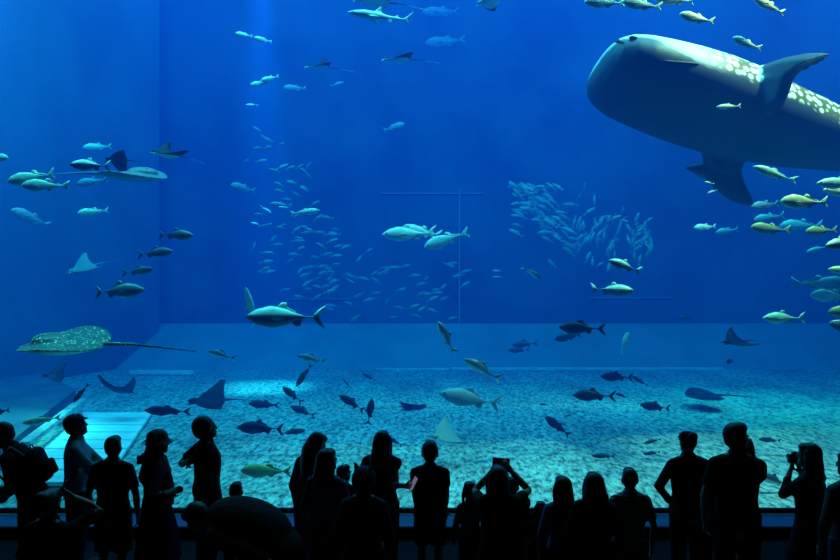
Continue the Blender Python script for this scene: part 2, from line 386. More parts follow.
def ray(kind, px, py, spanpx, Y, ang, tow, roll, sk, label, curl=(.4, .4), name='eagle_ray', group=None, up0=None, eyes=True):
    key = (kind, sk, curl)
    if key not in CACHE:
        me = ray_mesh(kind, *curl); me.materials.append(SK[sk]); CACHE[key] = me
    sc = spanpx * Y / F / 2
    o = link(name, CACHE[key], None)
    o.matrix_world = orient(px, py, Y, ang, tow, roll, up0) @ Matrix.Scale(sc, 4)
    if 'ray_eye' not in CACHE:
        f = MB(); f.ball((0, 0, 0), (.03, .02, .03), nu=10, nv=7); me = f.mesh('ray_eye'); me.materials.append(M_eye); CACHE['ray_eye'] = me
    for sg in (1, -1):
        e = link('eye', CACHE['ray_eye'], None, o); e.location = (.52, sg * .105, .05) if kind == 'eagle' else (.36, sg * .13, .165)
    tag(o, label, 'ray', group)
    return o
def shark_mesh(bend=.12):
    b = MB(); n = 16; rg = []
    top = [(0,.012),(.1,.045),(.3,.075),(.5,.070),(.75,.035),(1,.014)]; wid = [(0,.012),(.1,.050),(.3,.068),(.5,.058),(.75,.026),(1,.012)]
    cx = lambda x: bend * min(0, x) ** 2 * 2
    for i in range(21):
        s = i / 20; x = .5 - s * .86
        t, w = prof(top, s), prof(wid, s)
        rg.append([(x, cx(x) + w * math.cos(2*math.pi*j/n), t * math.sin(2*math.pi*j/n) * (1 if math.sin(2*math.pi*j/n) > 0 else .85)) for j in range(n)])
    b.rings(rg)
    P = lambda pts: [(x, cx(x), z) for x, z in pts]
    b.plate(P([(.12,.06),(.03,.15),(.0,.16),(.01,.10),(-.02,.055)]), .022, (0,1,0))
    b.plate(P([(-.20,.03),(-.25,.07),(-.26,.04),(-.27,.025)]), .016, (0,1,0))
    b.plate(P([(-.33,.01),(-.40,.07),(-.5,.16),(-.44,.05),(-.40,0),(-.43,-.06),(-.38,-.05),(-.33,-.01)]), .02, (0,1,0))
    for sg in (1, -1):
        b.plate([(.20, sg*.05, -.02), (.10, sg*.14, -.05), (.02, sg*.20, -.07), (.04, sg*.11, -.05), (.08, sg*.04, -.03)], .02, (0, .2, 1))
        b.plate([(-.10, sg*.03, -.04), (-.16, sg*.08, -.06), (-.18, sg*.03, -.04)], .016, (0, .2, 1))
    return remesh(b, .009, 2)
def shark(px, py, ln, Y, ang, tow, roll, sk, label, up0=None, bend=.12):
    key = ('shark', sk, bend)
    if key not in CACHE:
        me = shark_mesh(bend); me.materials.append(SK[sk]); CACHE[key] = me
    o = link('reef_shark', CACHE[key], None)
    o.matrix_world = orient(px, py, Y, ang, tow, roll, up0) @ Matrix.Scale(ln * Y / F / max(.35, math.cos(R(tow))), 4)
    for sg in (1, -1):
        f = MB(); f.ball((.43, sg * .042, .015), (.009, .006, .009), nu=8, nv=6); f.build('eye', M_eye, o)
    tag(o, label, 'shark')
    return o
# ------------------------------------------------------------------ whale shark
fw = Vector((-.945, -.20, .235)).normalized(); dv = Vector((.0, .45, .89)); dv = (dv - fw * dv.dot(fw)).normalized(); lv = dv.cross(fw)
WM = Matrix((fw, lv, dv)).transposed().to_4x4(); WM.translation = at(690, 98, 13.3); WI = WM.inverted()
m, nt, out = nmat('whale_shark_skin'); N = nt.nodes; L = nt.links.new
bs = N.new('ShaderNodeBsdfPrincipled'); bs.inputs['Roughness'].default_value = .5; bs.inputs['Specular IOR Level'].default_value = .3
tc = N.new('ShaderNodeTexCoord'); sp = N.new('ShaderNodeSeparateXYZ'); L(tc.outputs['Object'], sp.inputs[0])
nz = N.new('ShaderNodeTexNoise'); nz.inputs['Scale'].default_value = 2.2; nz.inputs['Detail'].default_value = 4; L(tc.outputs['Object'], nz.inputs['Vector'])
# back colour against belly with its shade painted in, edge wavering with noise
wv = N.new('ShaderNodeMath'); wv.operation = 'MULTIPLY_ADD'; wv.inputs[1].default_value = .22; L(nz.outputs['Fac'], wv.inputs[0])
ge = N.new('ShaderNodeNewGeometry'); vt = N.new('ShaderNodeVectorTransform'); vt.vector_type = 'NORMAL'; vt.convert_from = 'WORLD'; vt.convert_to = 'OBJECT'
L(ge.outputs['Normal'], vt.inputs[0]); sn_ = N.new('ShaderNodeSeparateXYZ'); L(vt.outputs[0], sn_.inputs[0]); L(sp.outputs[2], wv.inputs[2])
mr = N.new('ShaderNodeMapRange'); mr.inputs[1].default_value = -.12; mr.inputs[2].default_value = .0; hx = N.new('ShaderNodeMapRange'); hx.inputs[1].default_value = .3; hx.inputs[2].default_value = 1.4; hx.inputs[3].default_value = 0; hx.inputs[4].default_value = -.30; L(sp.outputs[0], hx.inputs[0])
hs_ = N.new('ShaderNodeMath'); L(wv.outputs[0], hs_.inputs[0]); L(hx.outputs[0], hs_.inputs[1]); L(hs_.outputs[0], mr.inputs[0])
# pale spots in rows on the back, fading into strong top light painted on the snout
vo = N.new('ShaderNodeTexVoronoi'); vo.inputs['Scale'].default_value = 6.4; vo.inputs['Randomness'].default_value = .55; L(tc.outputs['Object'], vo.inputs['Vector'])
rp = N.new('ShaderNodeValToRGB'); rp.color_ramp.elements[0].position = .38; rp.color_ramp.elements[1].position = .50; rp.color_ramp.elements[0].color = (1, 1, 1, 1); rp.color_ramp.elements[1].color = (0, 0, 0, 1); L(vo.outputs['Distance'], rp.inputs[0])
bk = N.new('ShaderNodeMix'); bk.data_type = 'RGBA'; bk.inputs[6].default_value = (.13, .095, .03, 1); bk.inputs[7].default_value = (.90, .86, .62, 1); L(rp.outputs[0], bk.inputs[0])
hd = N.new('ShaderNodeMapRange'); hd.inputs[1].default_value = -.15; hd.inputs[2].default_value = .45; L(sp.outputs[0], hd.inputs[0])
sn = N.new('ShaderNodeMix'); sn.data_type = 'RGBA'; L(hd.outputs[0], sn.inputs[0]); L(bk.outputs[2], sn.inputs[6]); sn.inputs[7].default_value = (.66, .64, .60, 1)
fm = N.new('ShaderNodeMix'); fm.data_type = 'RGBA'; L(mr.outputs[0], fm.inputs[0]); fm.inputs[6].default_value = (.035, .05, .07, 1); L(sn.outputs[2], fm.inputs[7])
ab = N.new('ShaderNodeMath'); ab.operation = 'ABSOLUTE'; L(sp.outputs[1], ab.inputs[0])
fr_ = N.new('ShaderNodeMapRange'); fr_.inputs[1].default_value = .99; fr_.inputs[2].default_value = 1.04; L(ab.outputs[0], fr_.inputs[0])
ff = N.new('ShaderNodeMix'); ff.data_type = 'RGBA'; L(fr_.outputs[0], ff.inputs[0]); L(fm.outputs[2], ff.inputs[6]); ff.inputs[7].default_value = (.025, .032, .045, 1)  # pectoral fins painted dark to carry the shade of their undersides
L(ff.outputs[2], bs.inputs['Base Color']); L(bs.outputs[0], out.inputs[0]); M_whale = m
b = MB(); n = 48; rg = []
# local stations: x forward (m), half width, half height, centre y, centre z
ST = [(1.86,.22,.10,0,.05),(1.83,.46,.22,0,.04),(1.74,.66,.34,0,.03),(1.55,.80,.44,0,.02),(1.25,.88,.54,0,0),(.8,.92,.62,0,0),(.3,.95,.68,0,0),(-.3,.96,.72,0,0),(-.9,.93,.72,0,0),(-1.6,.84,.68,0,.0),(-2.4,.74,.60,.02,0),(-3.3,.58,.50,.08,.02),(-4.3,.38,.36,.2,.04),(-5.2,.22,.24,.36,.06),(-5.9,.14,.17,.5,.08),(-6.2,.09,.12,.56,.09)]
for x, w, h, cy, cz in ST:
    ring = []
    for j in range(n):
        a = 2 * math.pi * j / n; c, s_ = math.cos(a), math.sin(a)
        e = 2 / 2.35
        ring.append((x, cy + w * math.copysign(abs(c) ** e, c), cz + h * math.copysign(abs(s_) ** e, s_) * (1.0 if s_ > 0 else .92)))
    rg.append(ring)
b.rings(rg)
def finw(pts, Yf, th, ax):
    P = [WI @ at(px, py, Yf(px, py)) for px, py in pts]
    nr = sum((p.cross(q) for p, q in zip(P, P[1:] + P[:1])), Vector())
    b.plate(P, th, nr, .10)
# near pectoral fin, swept up and back; far pectoral fin hanging below the body
finw([(735,75),(744,72),(762,66),(785,58),(808,53.5),(822,53),(832,54.5),(820,58),(806,64),(795,74),(789,84),(786,94),(781,106),(774,113),(762,116),(748,110)], lambda x, y: 13.15 - max(0, (x - 742)) / 88 * 1.5, .30, (.2, 0, 1))
finw([(694,132),(700,148),(704,164),(690,166.5),(684,168),(696,174),(706,180),(716,190),(728,199),(742,204.5),(754,204),(750,194),(744,182),(741,170),(745,160),(757,148),(752,130),(725,120)], lambda x, y: 13.75 + max(0, (y - 140)) / 64 * 1.1, .24, (.2, 0, 1))
# dorsal fins and the tail, beyond the frame's edge
b.plate([(-2.5, .05, .5), (-2.75, .06, .95), (-2.95, .06, 1.15), (-3.15, .07, 1.15), (-3.1, .07, .9), (-3.35, .08, .42)], .16, (0, 1, 0))
b.plate([(-4.6, .25, .3), (-4.8, .27, .5), (-5.0, .3, .5), (-5.1, .32, .2)], .1, (0, 1, 0))
b.plate([(-5.9, .5, .2), (-6.5, .6, 1.0), (-7.1, .7, 1.9), (-6.9, .68, 1.0), (-6.6, .62, .2), (-6.7, .64, -.5), (-6.4, .6, -.45), (-5.9, .5, -.05)], .14, (0, 1, 0))
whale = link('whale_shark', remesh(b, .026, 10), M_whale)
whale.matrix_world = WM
tag(whale, 'huge whale shark gliding in at the upper right, shaded belly, pale spotted back', 'shark')
def onbody(px, py, off=.0):      # point of the shark's near surface behind a pixel
    eye_ = Vector((0, 0, CZ)); d = (at(px, py, 10) - eye_).normalized()
    o_, d_ = WI @ eye_, (WI.to_3x3() @ d).normalized()
    ok, loc, nor, _ = whale.ray_cast(o_, d_)
    return (loc + nor * off, nor) if ok else (None, None)
bpy.context.view_layer.update()
pts = [onbody(px, py, .004)[0] for px, py in ((603, 49), (606, 46), (610, 43.6), (615, 42), (619, 41.5), (624, 43.2))]
pts = [p for p in pts if p is not None]
if len(pts) > 2:
    f = MB(); f.tube(pts, [.02] + [.035] * (len(pts) - 2) + [.015], 8); o = f.build('mouth', M_rail, whale); o['label'] = 'dark slit of the wide mouth'
p, nr = onbody(633.5, 38.5)
if p is not None:
    f = MB(); f.ball(p, (.085, .05, .035), nu=12, nv=8); o = f.build('eye', M_eye, whale); o['label'] = 'small dark eye'
for k in range(3):
    pts = [onbody(px, py, .003)[0] for px, py in ((664 + 9*k, 60.5 + .8*k), (672 + 9*k, 62 + .8*k), (680 + 9*k, 62.5 + .8*k))]
    if all(q is not None for q in pts):
        f = MB(); f.tube(pts, [.012, .028, .012], 8); f.build('gill_slit', M_rail, whale)
# ------------------------------------------------------------------ every larger fish in view: kind, pixel centre, pixel length, depth, heading (180 = swims left), turn to the viewer
G1 = 'golden trevallies above the whale shark'; G2 = 'fish gathered under the whale shark'; G3 = 'dark tunas swimming right in a stepped line'
G4 = 'fish cluster around the rays at upper left'; G5 = 'fish low over the gravel'; G6 = 'pale fish high in the water'
FISH = [
 ('jack',604,3,40,11.6,178,5,'gold','golden trevally at the very top edge, first of the row above the shark',G1,.3),
 ('jack',641,5,40,11.5,172,5,'gold','golden trevally second from the left of the row above the shark',G1,.3),
 ('jack',674,0,40,11.7,176,0,'gold','golden trevally half cut off by the top edge over the shark\'s forehead',G1,0),
 ('jack',696,18.5,36,11.4,170,10,'gold','golden trevally just above the whale shark\'s pale head',G1,.3),
 ('jack',769,6,36,11.5,160,10,'gold','golden trevally at the top edge above the shark\'s raised fin',G1,0),
 ('jack',746,43.5,31,11.6,162,12,'gold','golden trevally close over the base of the shark\'s raised fin',G1,.3),
 ('slim',774,174,46,11.4,162,6,'mint','slim pale mackerel diving left just under the shark\'s belly',G2,.3),
 ('jack',804,202,50,11.0,180,5,'gold','plump golden trevally below the shark at the right edge',G2,0),
 ('slim',842,183,54,11.5,182,5,'mint','green mackerel cut by the right edge, upper of two',G2,0),
 ('slim',845,192,48,12.4,176,8,'gold','yellowish mackerel cut by the right edge, lower of two',G2,.3),
 ('jack',765,205,30,15.5,188,10,'blue','dull blue oval fish left of the plump golden trevally',G2,0),
 ('jack',768,218,32,16.5,190,10,'blue','dull blue fish half hidden behind the olive fish',G2,.3),
 ('jack',769,229,40,12.0,176,8,'olive','olive green trevally in front of a dull blue fish',G2,.3),
 ('jack',801,226,46,17.5,182,5,'blue','large faint blue fish behind the olive trevallies',G2,0),
 ('jack',820,231,34,12.0,184,15,'olive','olive trevally with pale snout, farther right of two olive ones',G2,.3),
 ('tuna',842,243,40,11.5,190,15,'tunat','dark tuna with gleaming back cut by the right edge',G2,0),
 ('slim',818,249,26,16.0,195,5,'blue','faint blue mackerel under the dark tuna at the right edge',G2,0),
 ('jack',822,284,54,15.0,-2,10,'blue','big hazy blue trevally with its tail to the left at right edge',G2,.3),
 ('jack',832,296,44,14.5,178,0,'mint','pale trevally right below the big hazy blue one',G2,0),
 ('slim',846,270,36,12.0,178,0,'gold','yellow mackerel nosing in over the big hazy trevally',G2,0),
 ('tuna',784,318,44,11.6,180,3,'mint','lone pale mint tuna swimming left against plain dark blue',None,0),
 ('jack',849,312,42,11.6,180,0,'olive','olive trevally cut by the right edge beside the pale mint tuna',None,0),
 ('jack',848,327,40,12.0,170,0,'tuna','dark trevally cut by the right edge under an olive one',None,0),
 ('jack',705,227,23,15.5,184,5,'pale','small bright oval fish below the shark\'s hanging fin',G2,0),
 ('jack',727,231,25,17.5,190,10,'blue','small dim oval fish right of a bright oval one',G2,0),
 ('slim',709.5,183,11,12.2,170,10,'gold','tiny yellow fish beside the edge of the shark\'s hanging fin',G2,0),
 ('slim',712.5,191.5,12,12.6,200,10,'pale','tiny cyan fish under the tiny yellow one by the shark\'s fin',G2,0),
 ('tuna',175,235,39,12.5,-2,5,'tuna','dark tuna leading the stepped line of four',G3,.3),
 ('tuna',155,253,38,12.3,5,5,'tuna','dark tuna second from the top of the stepped line',G3,0),
 ('tuna',138,271,33,12.6,6,10,'tuna','smaller dark tuna third down in the stepped line',G3,-.3),
 ('tuna',118,291,56,11.8,3,5,'tuna','largest dark tuna, lowest of the stepped line of four',G3,.3),
 ('jack',32,178,48,12.0,190,5,'mint','bright green trevally facing left, upper of an overlapping pair',G4,.3),
 ('jack',45,185.5,44,11.8,182,8,'mint','green trevally facing left, lower of an overlapping pair',G4,-.3),
 ('tuna',91,165.5,42,12.0,178,4,'tunat','dark tuna with pale gleaming back beside the dark ray',G4,.3),
 ('jack',97,147,27,18.0,185,10,'mint','dim green fish hovering above the dark tuna',G4,0),
 ('jack',92,181.5,30,15.5,190,5,'blue','faint bluish fish under the dark gleaming tuna',G4,0),
 ('jack',-3,157,26,13.0,-8,10,'mint','green fish head poking in at the left edge',G4,0),
 ('jack',31,218,27,15.5,150,48,'blue','round hazy fish turned half towards the glass at left',G4,0),
 ('jack',93,212,25,14.5,190,30,'mint','pale turquoise fish turning, alone under the hazy rays',G4,.3),
 ('jack',244,35,17,14.5,170,10,'pale','small pale fish with thin tail under the light shaft',G6,.3),
 ('jack',263,40,16,13.5,178,35,'pale','small plump pale fish right of the thin tailed one',G6,0),
 ('jack',260,83.5,19,14.5,192,10,'pale','pale fish lower left of a touching pair',G6,0),
 ('jack',270,78.5,18,14.5,195,10,'pale','pale fish upper right of a touching pair',G6,.3),
 ('slim',252,105,13,15.0,178,0,'pale','tiny pale fish under the touching pair',G6,0),
 ('jack',295,88,22,19.0,184,20,'blue','faint blue fish below the pale ray with a dark fin',G6,0),
 ('slim',337,84,15,19.5,15,0,'blue','faint thin fish slanting up right of the faint blue one',G6,0),
 ('jack',394,127,22,19.0,15,10,'blue','faint blue fish alone in the dark upper middle',G6,0),
 ('jack',445,42,40,25.0,188,10,'blue','very faint large fish in the haze under the one at the top edge',None,.3),
 ('jack',441,12,38,25.5,186,10,'blue','very faint large fish in the haze near the top edge',None,0),
 ('slim',305,212,30,13.6,6,0,'pale','brightest pale fish in front of the left school',None,0),
 ('slim',281,204.5,22,16.5,175,5,'blue','dimmer slim fish behind the brightest pale fish',None,0),
 ('jack',243,188,20,18.0,170,45,'blue','round dim fish at the left rim of the school',None,0),
 ('tuna',409,234,54,14.0,182,8,'pale','pale silver tuna with pointed snout, leftmost of three together',None,.3),
 ('jack',421,232,42,14.6,172,12,'pale','pale deep bodied fish half behind the pointed silver tuna',None,0),
 ('jack',446,240,46,13.8,200,14,'pale','pale fish with dark flank following two others',None,.3),
 ('tuna',532,272.5,23,14.0,-36,10,'tunab','small tuna with pale belly tipping down beside the right school',None,0),
 ('tuna',625,266,36,12.0,162,6,'tunat','dark tuna with top-lit striped back under the right school',None,0),
 ('tuna',612,290,44,12.6,-3,5,'tunat','dark tuna with pale tail facing right under the striped one',None,0),
 ('slim',497,271,10,17,180,0,'blue','upper of two tiny dashes of fish left of the small tuna',None,0),
 ('slim',497.5,277,10,17,180,0,'blue','lower of two tiny dashes of fish left of the small tuna',None,0),
 ('tuna',582,328,47,12.2,178,5,'dark','black tuna over the pale ledge at the rear wall',None,.3),
 ('jack',568,337,28,15.5,190,10,'dusk','dim slate fish tucked below the black tuna',None,0),
 ('jack',624,344,24,13.5,80,40,'mint','pale fish seen nearly head on, below the two striped tunas',None,.3),
 ('jack',685,318,14,19,180,20,'dusk','small dim fish far off in front of the rear wall',None,0),
 ('jack',730,361.5,12,15,180,48,'dark','tiny round dark fish under the dark ray at right',None,0),
 ('tuna',446,337,36,12.6,118,12,'tunab','grey tuna hanging nose up in the middle',None,.3),
 ('tuna',525,344,26,18.5,184,0,'dusk','dim tuna in front of the pale ledge, upper of a faint pair',None,0),
 ('tuna',519,350,22,19.6,182,0,'dusk','dim tuna in front of the pale ledge, lower of a faint pair',None,0),
 ('tuna',482,369,42,12.6,150,10,'tunab','tuna with raised sickle fin and dark tail above the hazy big one',None,.3),
 ('tuna',471,399,66,13.5,168,8,'blue','large hazy grey tuna with dark tail under the sickle finned one',None,-.3),
 ('tuna',222,355,29,13.5,164,4,'tunab','small tuna with white belly right of the spotted ray\'s tail',None,0),
 ('tuna',286,317,80,11.6,180,4,'tunat','large dark tuna with glittering back left of centre',None,.3),
 ('tuna',312,359,30,13.8,168,4,'tunab','small white bellied tuna under the large glittering tuna',G5,0),
 ('slim',304,375,28,13.6,236,4,'dusk','dark fish standing on its nose under the white bellied tuna',G5,.3),
 ('tuna',292.5,395,26,14,140,5,'dusk','small dark fish slanting up left above the flat grey one',G5,0),
 ('tuna',303,411,27,14,160,5,'dusk','dark fish with drooping tail just right of the big dark ray\'s tail',G5,.3),
 ('jack',264,404.5,30,14.3,176,5,'dusk','dim grey fish between the big dark ray and the dark fish',G5,0),
 ('tuna',261,428,48,12.8,178,3,'dark','longest dark fish low over the gravel, above the olive one',G5,.3),
 ('slim',292,432,28,13.2,8,5,'dusk','dark fish touching the tail of the longest one',G5,0),
 ('slim',347,384,15,15.5,132,5,'tunab','tiny white bellied fish above the two dark divers',G5,0),
 ('slim',369,377,16,16.5,150,5,'dusk','tiny dim fish right of the tiny white bellied one',G5,0),
 ('tuna',352,403,30,13.4,148,5,'dark','dark fish sloping up left beside the upright one',G5,.3),
 ('tuna',370,412,28,13.2,80,5,'dark','dark fish standing upright nose upward',G5,0),
 ('slim',394,441,20,13.5,150,5,'dark','dark fish right beside the long haired woman\'s head',G5,0),
 ('slim',400,465,15,13,175,5,'dusk','tiny dim fish low between the long haired woman and the boy',G5,0),
 ('jack',557,426,30,13.2,142,5,'dark','dark fish slanting down right over the bare middle gravel',G5,.3),
 ('slim',569,415.5,11,14,188,15,'tunab','tiny dark fish with pale belly beside the slanting one',G5,0),
 ('tuna',594,395.5,43,12.8,179,3,'dark','black fish hovering over the gravel behind the middle of the tank',G5,.3),
 ('tuna',617,377,34,14.2,178,3,'dark','dark fish above the black hovering fish',G5,0),
 ('slim',640,381,20,16,150,5,'dusk','dim fish trailing the dark one above the gravel edge',G5,0),
 ('slim',622,395.5,14,15,160,10,'dusk','tiny dim fish behind the tail of the black hovering fish',G5,0),
 ('tuna',656,407,33,13.6,172,3,'dark','dark fish in front of the gravel, nearest to the capped woman',G5,-.3),
 ('slim',544,404.5,10,15,170,20,'dusk','tiny dark speck of a fish in the middle of the gravel',G5,0),
 ('slim',604,456,24,12.5,178,3,'dusk','dim flat fish low over the gravel above the two seated women',G5,0),
 ('slim',471,484.5,20,11.8,186,5,'dusk','dim fish shape for a floor shadow beside the woman filming overhead',G5,0),  # fish shape added in place of a shadow mark on the gravel
 ('slim',653,441,18,13,192,5,'dusk','fish shape standing for a floor shadow, upper of two by the capped woman',G5,0),  # this one and the next are added where shadows darken the gravel
 ('slim',652,453,18,12.6,186,5,'dusk','fish shape standing for a floor shadow, lower of two by the capped woman',G5,0),
 ('slim',770,440,24,13,174,5,'dusk','faint dark fish right of the man with hand at chin',G5,0),
 ('tuna',774,480,36,10.6,160,8,'tunab','grey humped tuna low at the glass beside the man',G5,.3),
 ('slim',81,393,24,13,232,5,'dark','dark fish pointing down beside the pale beam',G5,0),
 ('slim',168,411,46,13,178,3,'dark','dark fish gliding level behind the hatted woman, over the planks\' corner',G5,0),
 ('jack',-2,412,24,12,190,0,'dark','dark fish cut by the left edge low in the tank',None,0),
 ('slim',42,420,38,11.2,188,5,'mint','pale green fish lying low over the beam at left',None,0),
 ('jack',266,471,50,10.6,178,5,'olive','big olive fish low at the glass left of the long haired woman',None,0),
 ('slim',398,499,16,10.6,150,5,'dusk','small dark fish seen through the gap under the reaching arm',None,0),
]
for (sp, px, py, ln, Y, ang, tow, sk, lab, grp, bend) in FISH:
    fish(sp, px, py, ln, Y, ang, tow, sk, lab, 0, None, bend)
# cleaner fish riding on the shark
fish('slim', 729, 106.5, 26, 12.25, 184, 5, 'gold', 'yellow remora clinging under the whale shark\'s belly').name = 'remora'

# ------------------------------------------------------------------ rays and sharks
ray('eagle', 168, 155, 50, 12.2, 176, 45, -8, 'rayw', 'white bellied eagle ray banking with one dark wing raised', (.5, 1.3))
ray('eagle', 119, 160, 38, 13.2, 178, 15, 38, 'rayd', 'dark ray between the gleaming tuna and the white bellied ray', (-.5, -.5))
ray('disc', 134, 176.5, 92, 12.8, -4, 5, 9, 'rayg', 'grey mottled stingray with thin tail to the left under the dark ray', (.25, .25), 'stingray')
ray('eagle', 85, 268, 50, 17, 200, 35, -15, 'rayp', 'hazy pale ray with one wing stretched up to the right', (.4, .7))
ray('disc', 66, 346, 124, 10.9, 180, 4, -7, 'rays', 'large spotted stingray with white rim and long dark whip tail', (.3, .3), 'spotted_stingray')
ray('eagle', 320, 68, 44, 15.5, 180, 15, -6, 'rayw', 'pale bellied eagle ray with triangular dark wing high in the left middle', (.2, 1.35))
ray('eagle', 400, 60, 52, 14.5, 180, 8, -8, 'rayw', 'flat eagle ray with pale patches and thin tail, below the pale shark', (.3, .3))
ray('eagle', 376, 2, 66, 13.2, 176, 8, -6, 'rayw', 'eagle ray at the top edge right above the pale shark', (.3, .3))
ray('eagle', 492, 0, 46, 13.2, 196, 10, 20, 'rayw', 'eagle ray showing only a wing at the top edge right of centre', (.3, .3))
ray('eagle', 211, 401, 66, 14.0, 180, 12, -18, 'rayd', 'big dark eagle ray gliding over the gravel with tail to the right', (.5, .5))
ray('eagle', 120, 390, 52, 15.5, -2, 30, -10, 'rayd', 'dark ray with raised wing tips over the planks', (1.1, 1.1))
ray('eagle', 56, 376, 36, 15.5, 170, 25, -30, 'rayd', 'dark ray above the left beam under the spotted stingray', (.7, .5))
ray('eagle', 737, 342, 46, 14.5, 182, 15, -18, 'rayd', 'dark ray with one fin up over the rear ledge at right', (.6, .6))
ray('eagle', 412, 407, 44, 17.5, 4, 10, -14, 'rayd', 'dim ray resting low behind the upright dark fish', (.3, .3))
ray('disc', 704, 396, 52, 17.5, 180, 5, -5, 'rayd', 'wide dim stingray low over the far gravel behind the man', (.2, .2), 'stingray')
ray('eagle', 447, 436, 54, 12.2, 178, 25, -24, 'rayp', 'pale ghostly ray low over the gravel behind the boy', (.8, .3))
shark(381, 17, 66, 12.4, 174, 6, 0, 'sharkp', 'pale reef shark with dark upturned tail near the top edge', None, .1)
shark(252, 309, 44, 12.2, 98, 30, 0, 'sharkp', 'small pale shark climbing nose up at the snout of the big tuna', (-1, -.4, 0), .3)

# ------------------------------------------------------------------ the two schools: every fish an object of its own
rs = random.Random(11)
b = MB(); rg = []
for i in range(9):
    s = i / 8; x = .5 - .8 * s; t = .13 * math.sin(math.pi * min(1, s * .93 + .05)) ** .8 + .008; w = t * .5
    rg.append([(x, w * math.cos(2*math.pi*j/8), t * math.sin(2*math.pi*j/8)) for j in range(8)])
b.rings(rg); b.plate([(-.28, 0, .02), (-.5, 0, .13), (-.42, 0, 0), (-.5, 0, -.13), (-.28, 0, -.02)], .02, (0, 1, 0)); b.plate([(.08, 0, .11), (-.06, 0, .19), (-.14, 0, .08)], .02, (0, 1, 0))
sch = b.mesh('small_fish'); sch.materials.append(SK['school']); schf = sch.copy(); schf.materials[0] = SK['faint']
SP = []
def small(px, py, ln, Y, ang, lab, grp):
    for _ in range(40):
        c = at(px, py, Y); rr = ln * Y / F * .5
        if all((c - q).length > rr + r_ for q, r_ in SP): break
        Y += .23
        if Y > 25: Y = 16.2
    SP.append((c, rr))
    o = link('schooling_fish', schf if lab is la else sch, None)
    o.matrix_world = orient(px, py, Y, ang, rs.uniform(-25, 35), rs.uniform(-15, 15)) @ Matrix.Scale(ln * Y / F, 4)
    tag(o, lab, 'fish', grp)
la = 'small silver fish of the loose school in the left half'; lb = 'small silver fish of the dense swirling school right of centre'
A = [(257,129,8,150),(264,138,7,130),(269,140,8,150),(258,148,9,180),(267,148,9,15),(281,145,9,20),(261,161,11,5),(275,171,10,160),(282,167,11,25),(290,168,9,20),(299,167,8,30),(304,171,8,140),(308,175,8,140),(292,182,10,170),(279,184,8,150),(305,188,8,150),(246,161,7,20),(292,183,8,170),(278,184,8,160),(280,191,9,170),(304,189,8,150),(296,194,8,150),(318,218,10,40),(268,225,8,20),(281,228,9,170),(296,230,10,40),(310,230,9,160),(259,214,8,180),(262,226,7,20),(276,245,11,5),(254,246,7,70),(332,241,11,20),(321,246,10,150),(300,249,9,30),(267,253,11,0),(266,262,12,10),(265,269,10,20)]
for (x, y, l, a) in A: small(x, y, l * 1.2, rs.uniform(16.5, 20), a, la, 'small fish of the left school')
for k in range(100):
    u = rs.random()
    x, y = (rs.gauss(340, 30), rs.gauss(272, 18)) if u < .62 else ((rs.gauss(420, 26), rs.gauss(288, 16)) if u < .82 else (rs.gauss(290, 26), rs.gauss(235, 30)))
    y = min(y, 318)
    small(x, y, rs.uniform(9, 15), rs.uniform(18, 23), rs.choice((0, 180)) + rs.gauss(12, 22), la, 'small fish of the left school')
for k in range(150):
    t = k / 149
    if t < .45:          # the bigger bodies along the left flank, swimming up left
        x, y = rs.uniform(528, 568), 0
        x = 512 + 62 * rs.random() ** .8; y = 205 + (x - 512) * .45 + rs.gauss(-6, 19); y = max(187, min(272, y)); l = rs.uniform(12, 19); a = rs.gauss(152, 18)
    else:                # the fan of fish turning up to the right
        x = 572 + 80 * rs.random(); y = 236 + rs.gauss(0, 15) + (x - 612) * .05; l = rs.uniform(9, 15); a = rs.gauss(66, 24) + (0 if rs.random() < .7 else 180)
    small(x, y, l, rs.uniform(18, 21.5), a, lb, 'small fish of the right school')

# ------------------------------------------------------------------ furniture of the tank: planked platform, beams and blocks at the left
b = MB()
Pz = GZ + .09
def fl(px, py, z):           # point on a level surface z behind a pixel
    Y = (CZ - z) * F / (py - 280.0); return Vector(((px - 420.0) * Y / F, Y, z))
c0, c1, c2, c3 = fl(84, 412, Pz), fl(152, 412, Pz), fl(104, 482, Pz), fl(4, 482, Pz)
M_plank = pmat('pale_planks', (.80, .84, .80), .6, .2, (3, .10))
plat = empty('platform', (c0 + c2) / 2)
PI = plat.matrix_world.copy(); PI = Matrix.Translation(-(c0 + c2) / 2)
nP = 8
for k in range(nP):
    a, e = k / nP, (k + .94) / nP
    q = [PI @ c3.lerp(c0, a), PI @ c2.lerp(c1, a), PI @ c2.lerp(c1, e), PI @ c3.lerp(c0, e)]
    b = MB(); b.hexa([p + Vector((0, 0, -.06)) for p in q], q); b.build('plank', M_plank, plat, False)
b = MB(); q = [PI @ c3, PI @ c2, PI @ c1, PI @ c0]; b.hexa([p + Vector((0, 0, -Pz + GZ)) for p in q], [p + Vector((0, 0, -.07)) for p in q]); b.build('base', M_rock, plat, False)
tag(plat, 'pale planked platform on the tank floor at the left', 'platform')
def beam(name, p, q, w, h, mat, lab):
    d = (q - p).normalized(); s_ = Vector((-d.y, d.x, 0)).normalized() * w / 2; up = Vector((0, 0, h))
    c = (p + q) / 2; b = MB(); b.hexa([p - s_ - c, p + s_ - c, q + s_ - c, q - s_ - c], [p - s_ - c + up, p + s_ - c + up, q + s_ - c + up, q - s_ - c + up])
    o = b.build(name, mat, None, False); o.location = c; tag(o, lab, 'beam'); return o
M_beam = pmat('weathered_beam', (.42, .46, .45), .7, .2, (5, .3))
beam('beam', fl(24, 447, GZ + .30), fl(82, 402, GZ + .30), .18, .08, M_beam, 'pale beam running diagonally along the left side of the planks')
beam('beam', fl(130, 374, GZ + .05), fl(194, 374, GZ + .05), .12, .12, M_white, 'thin pale bar lying across the floor behind the planks')
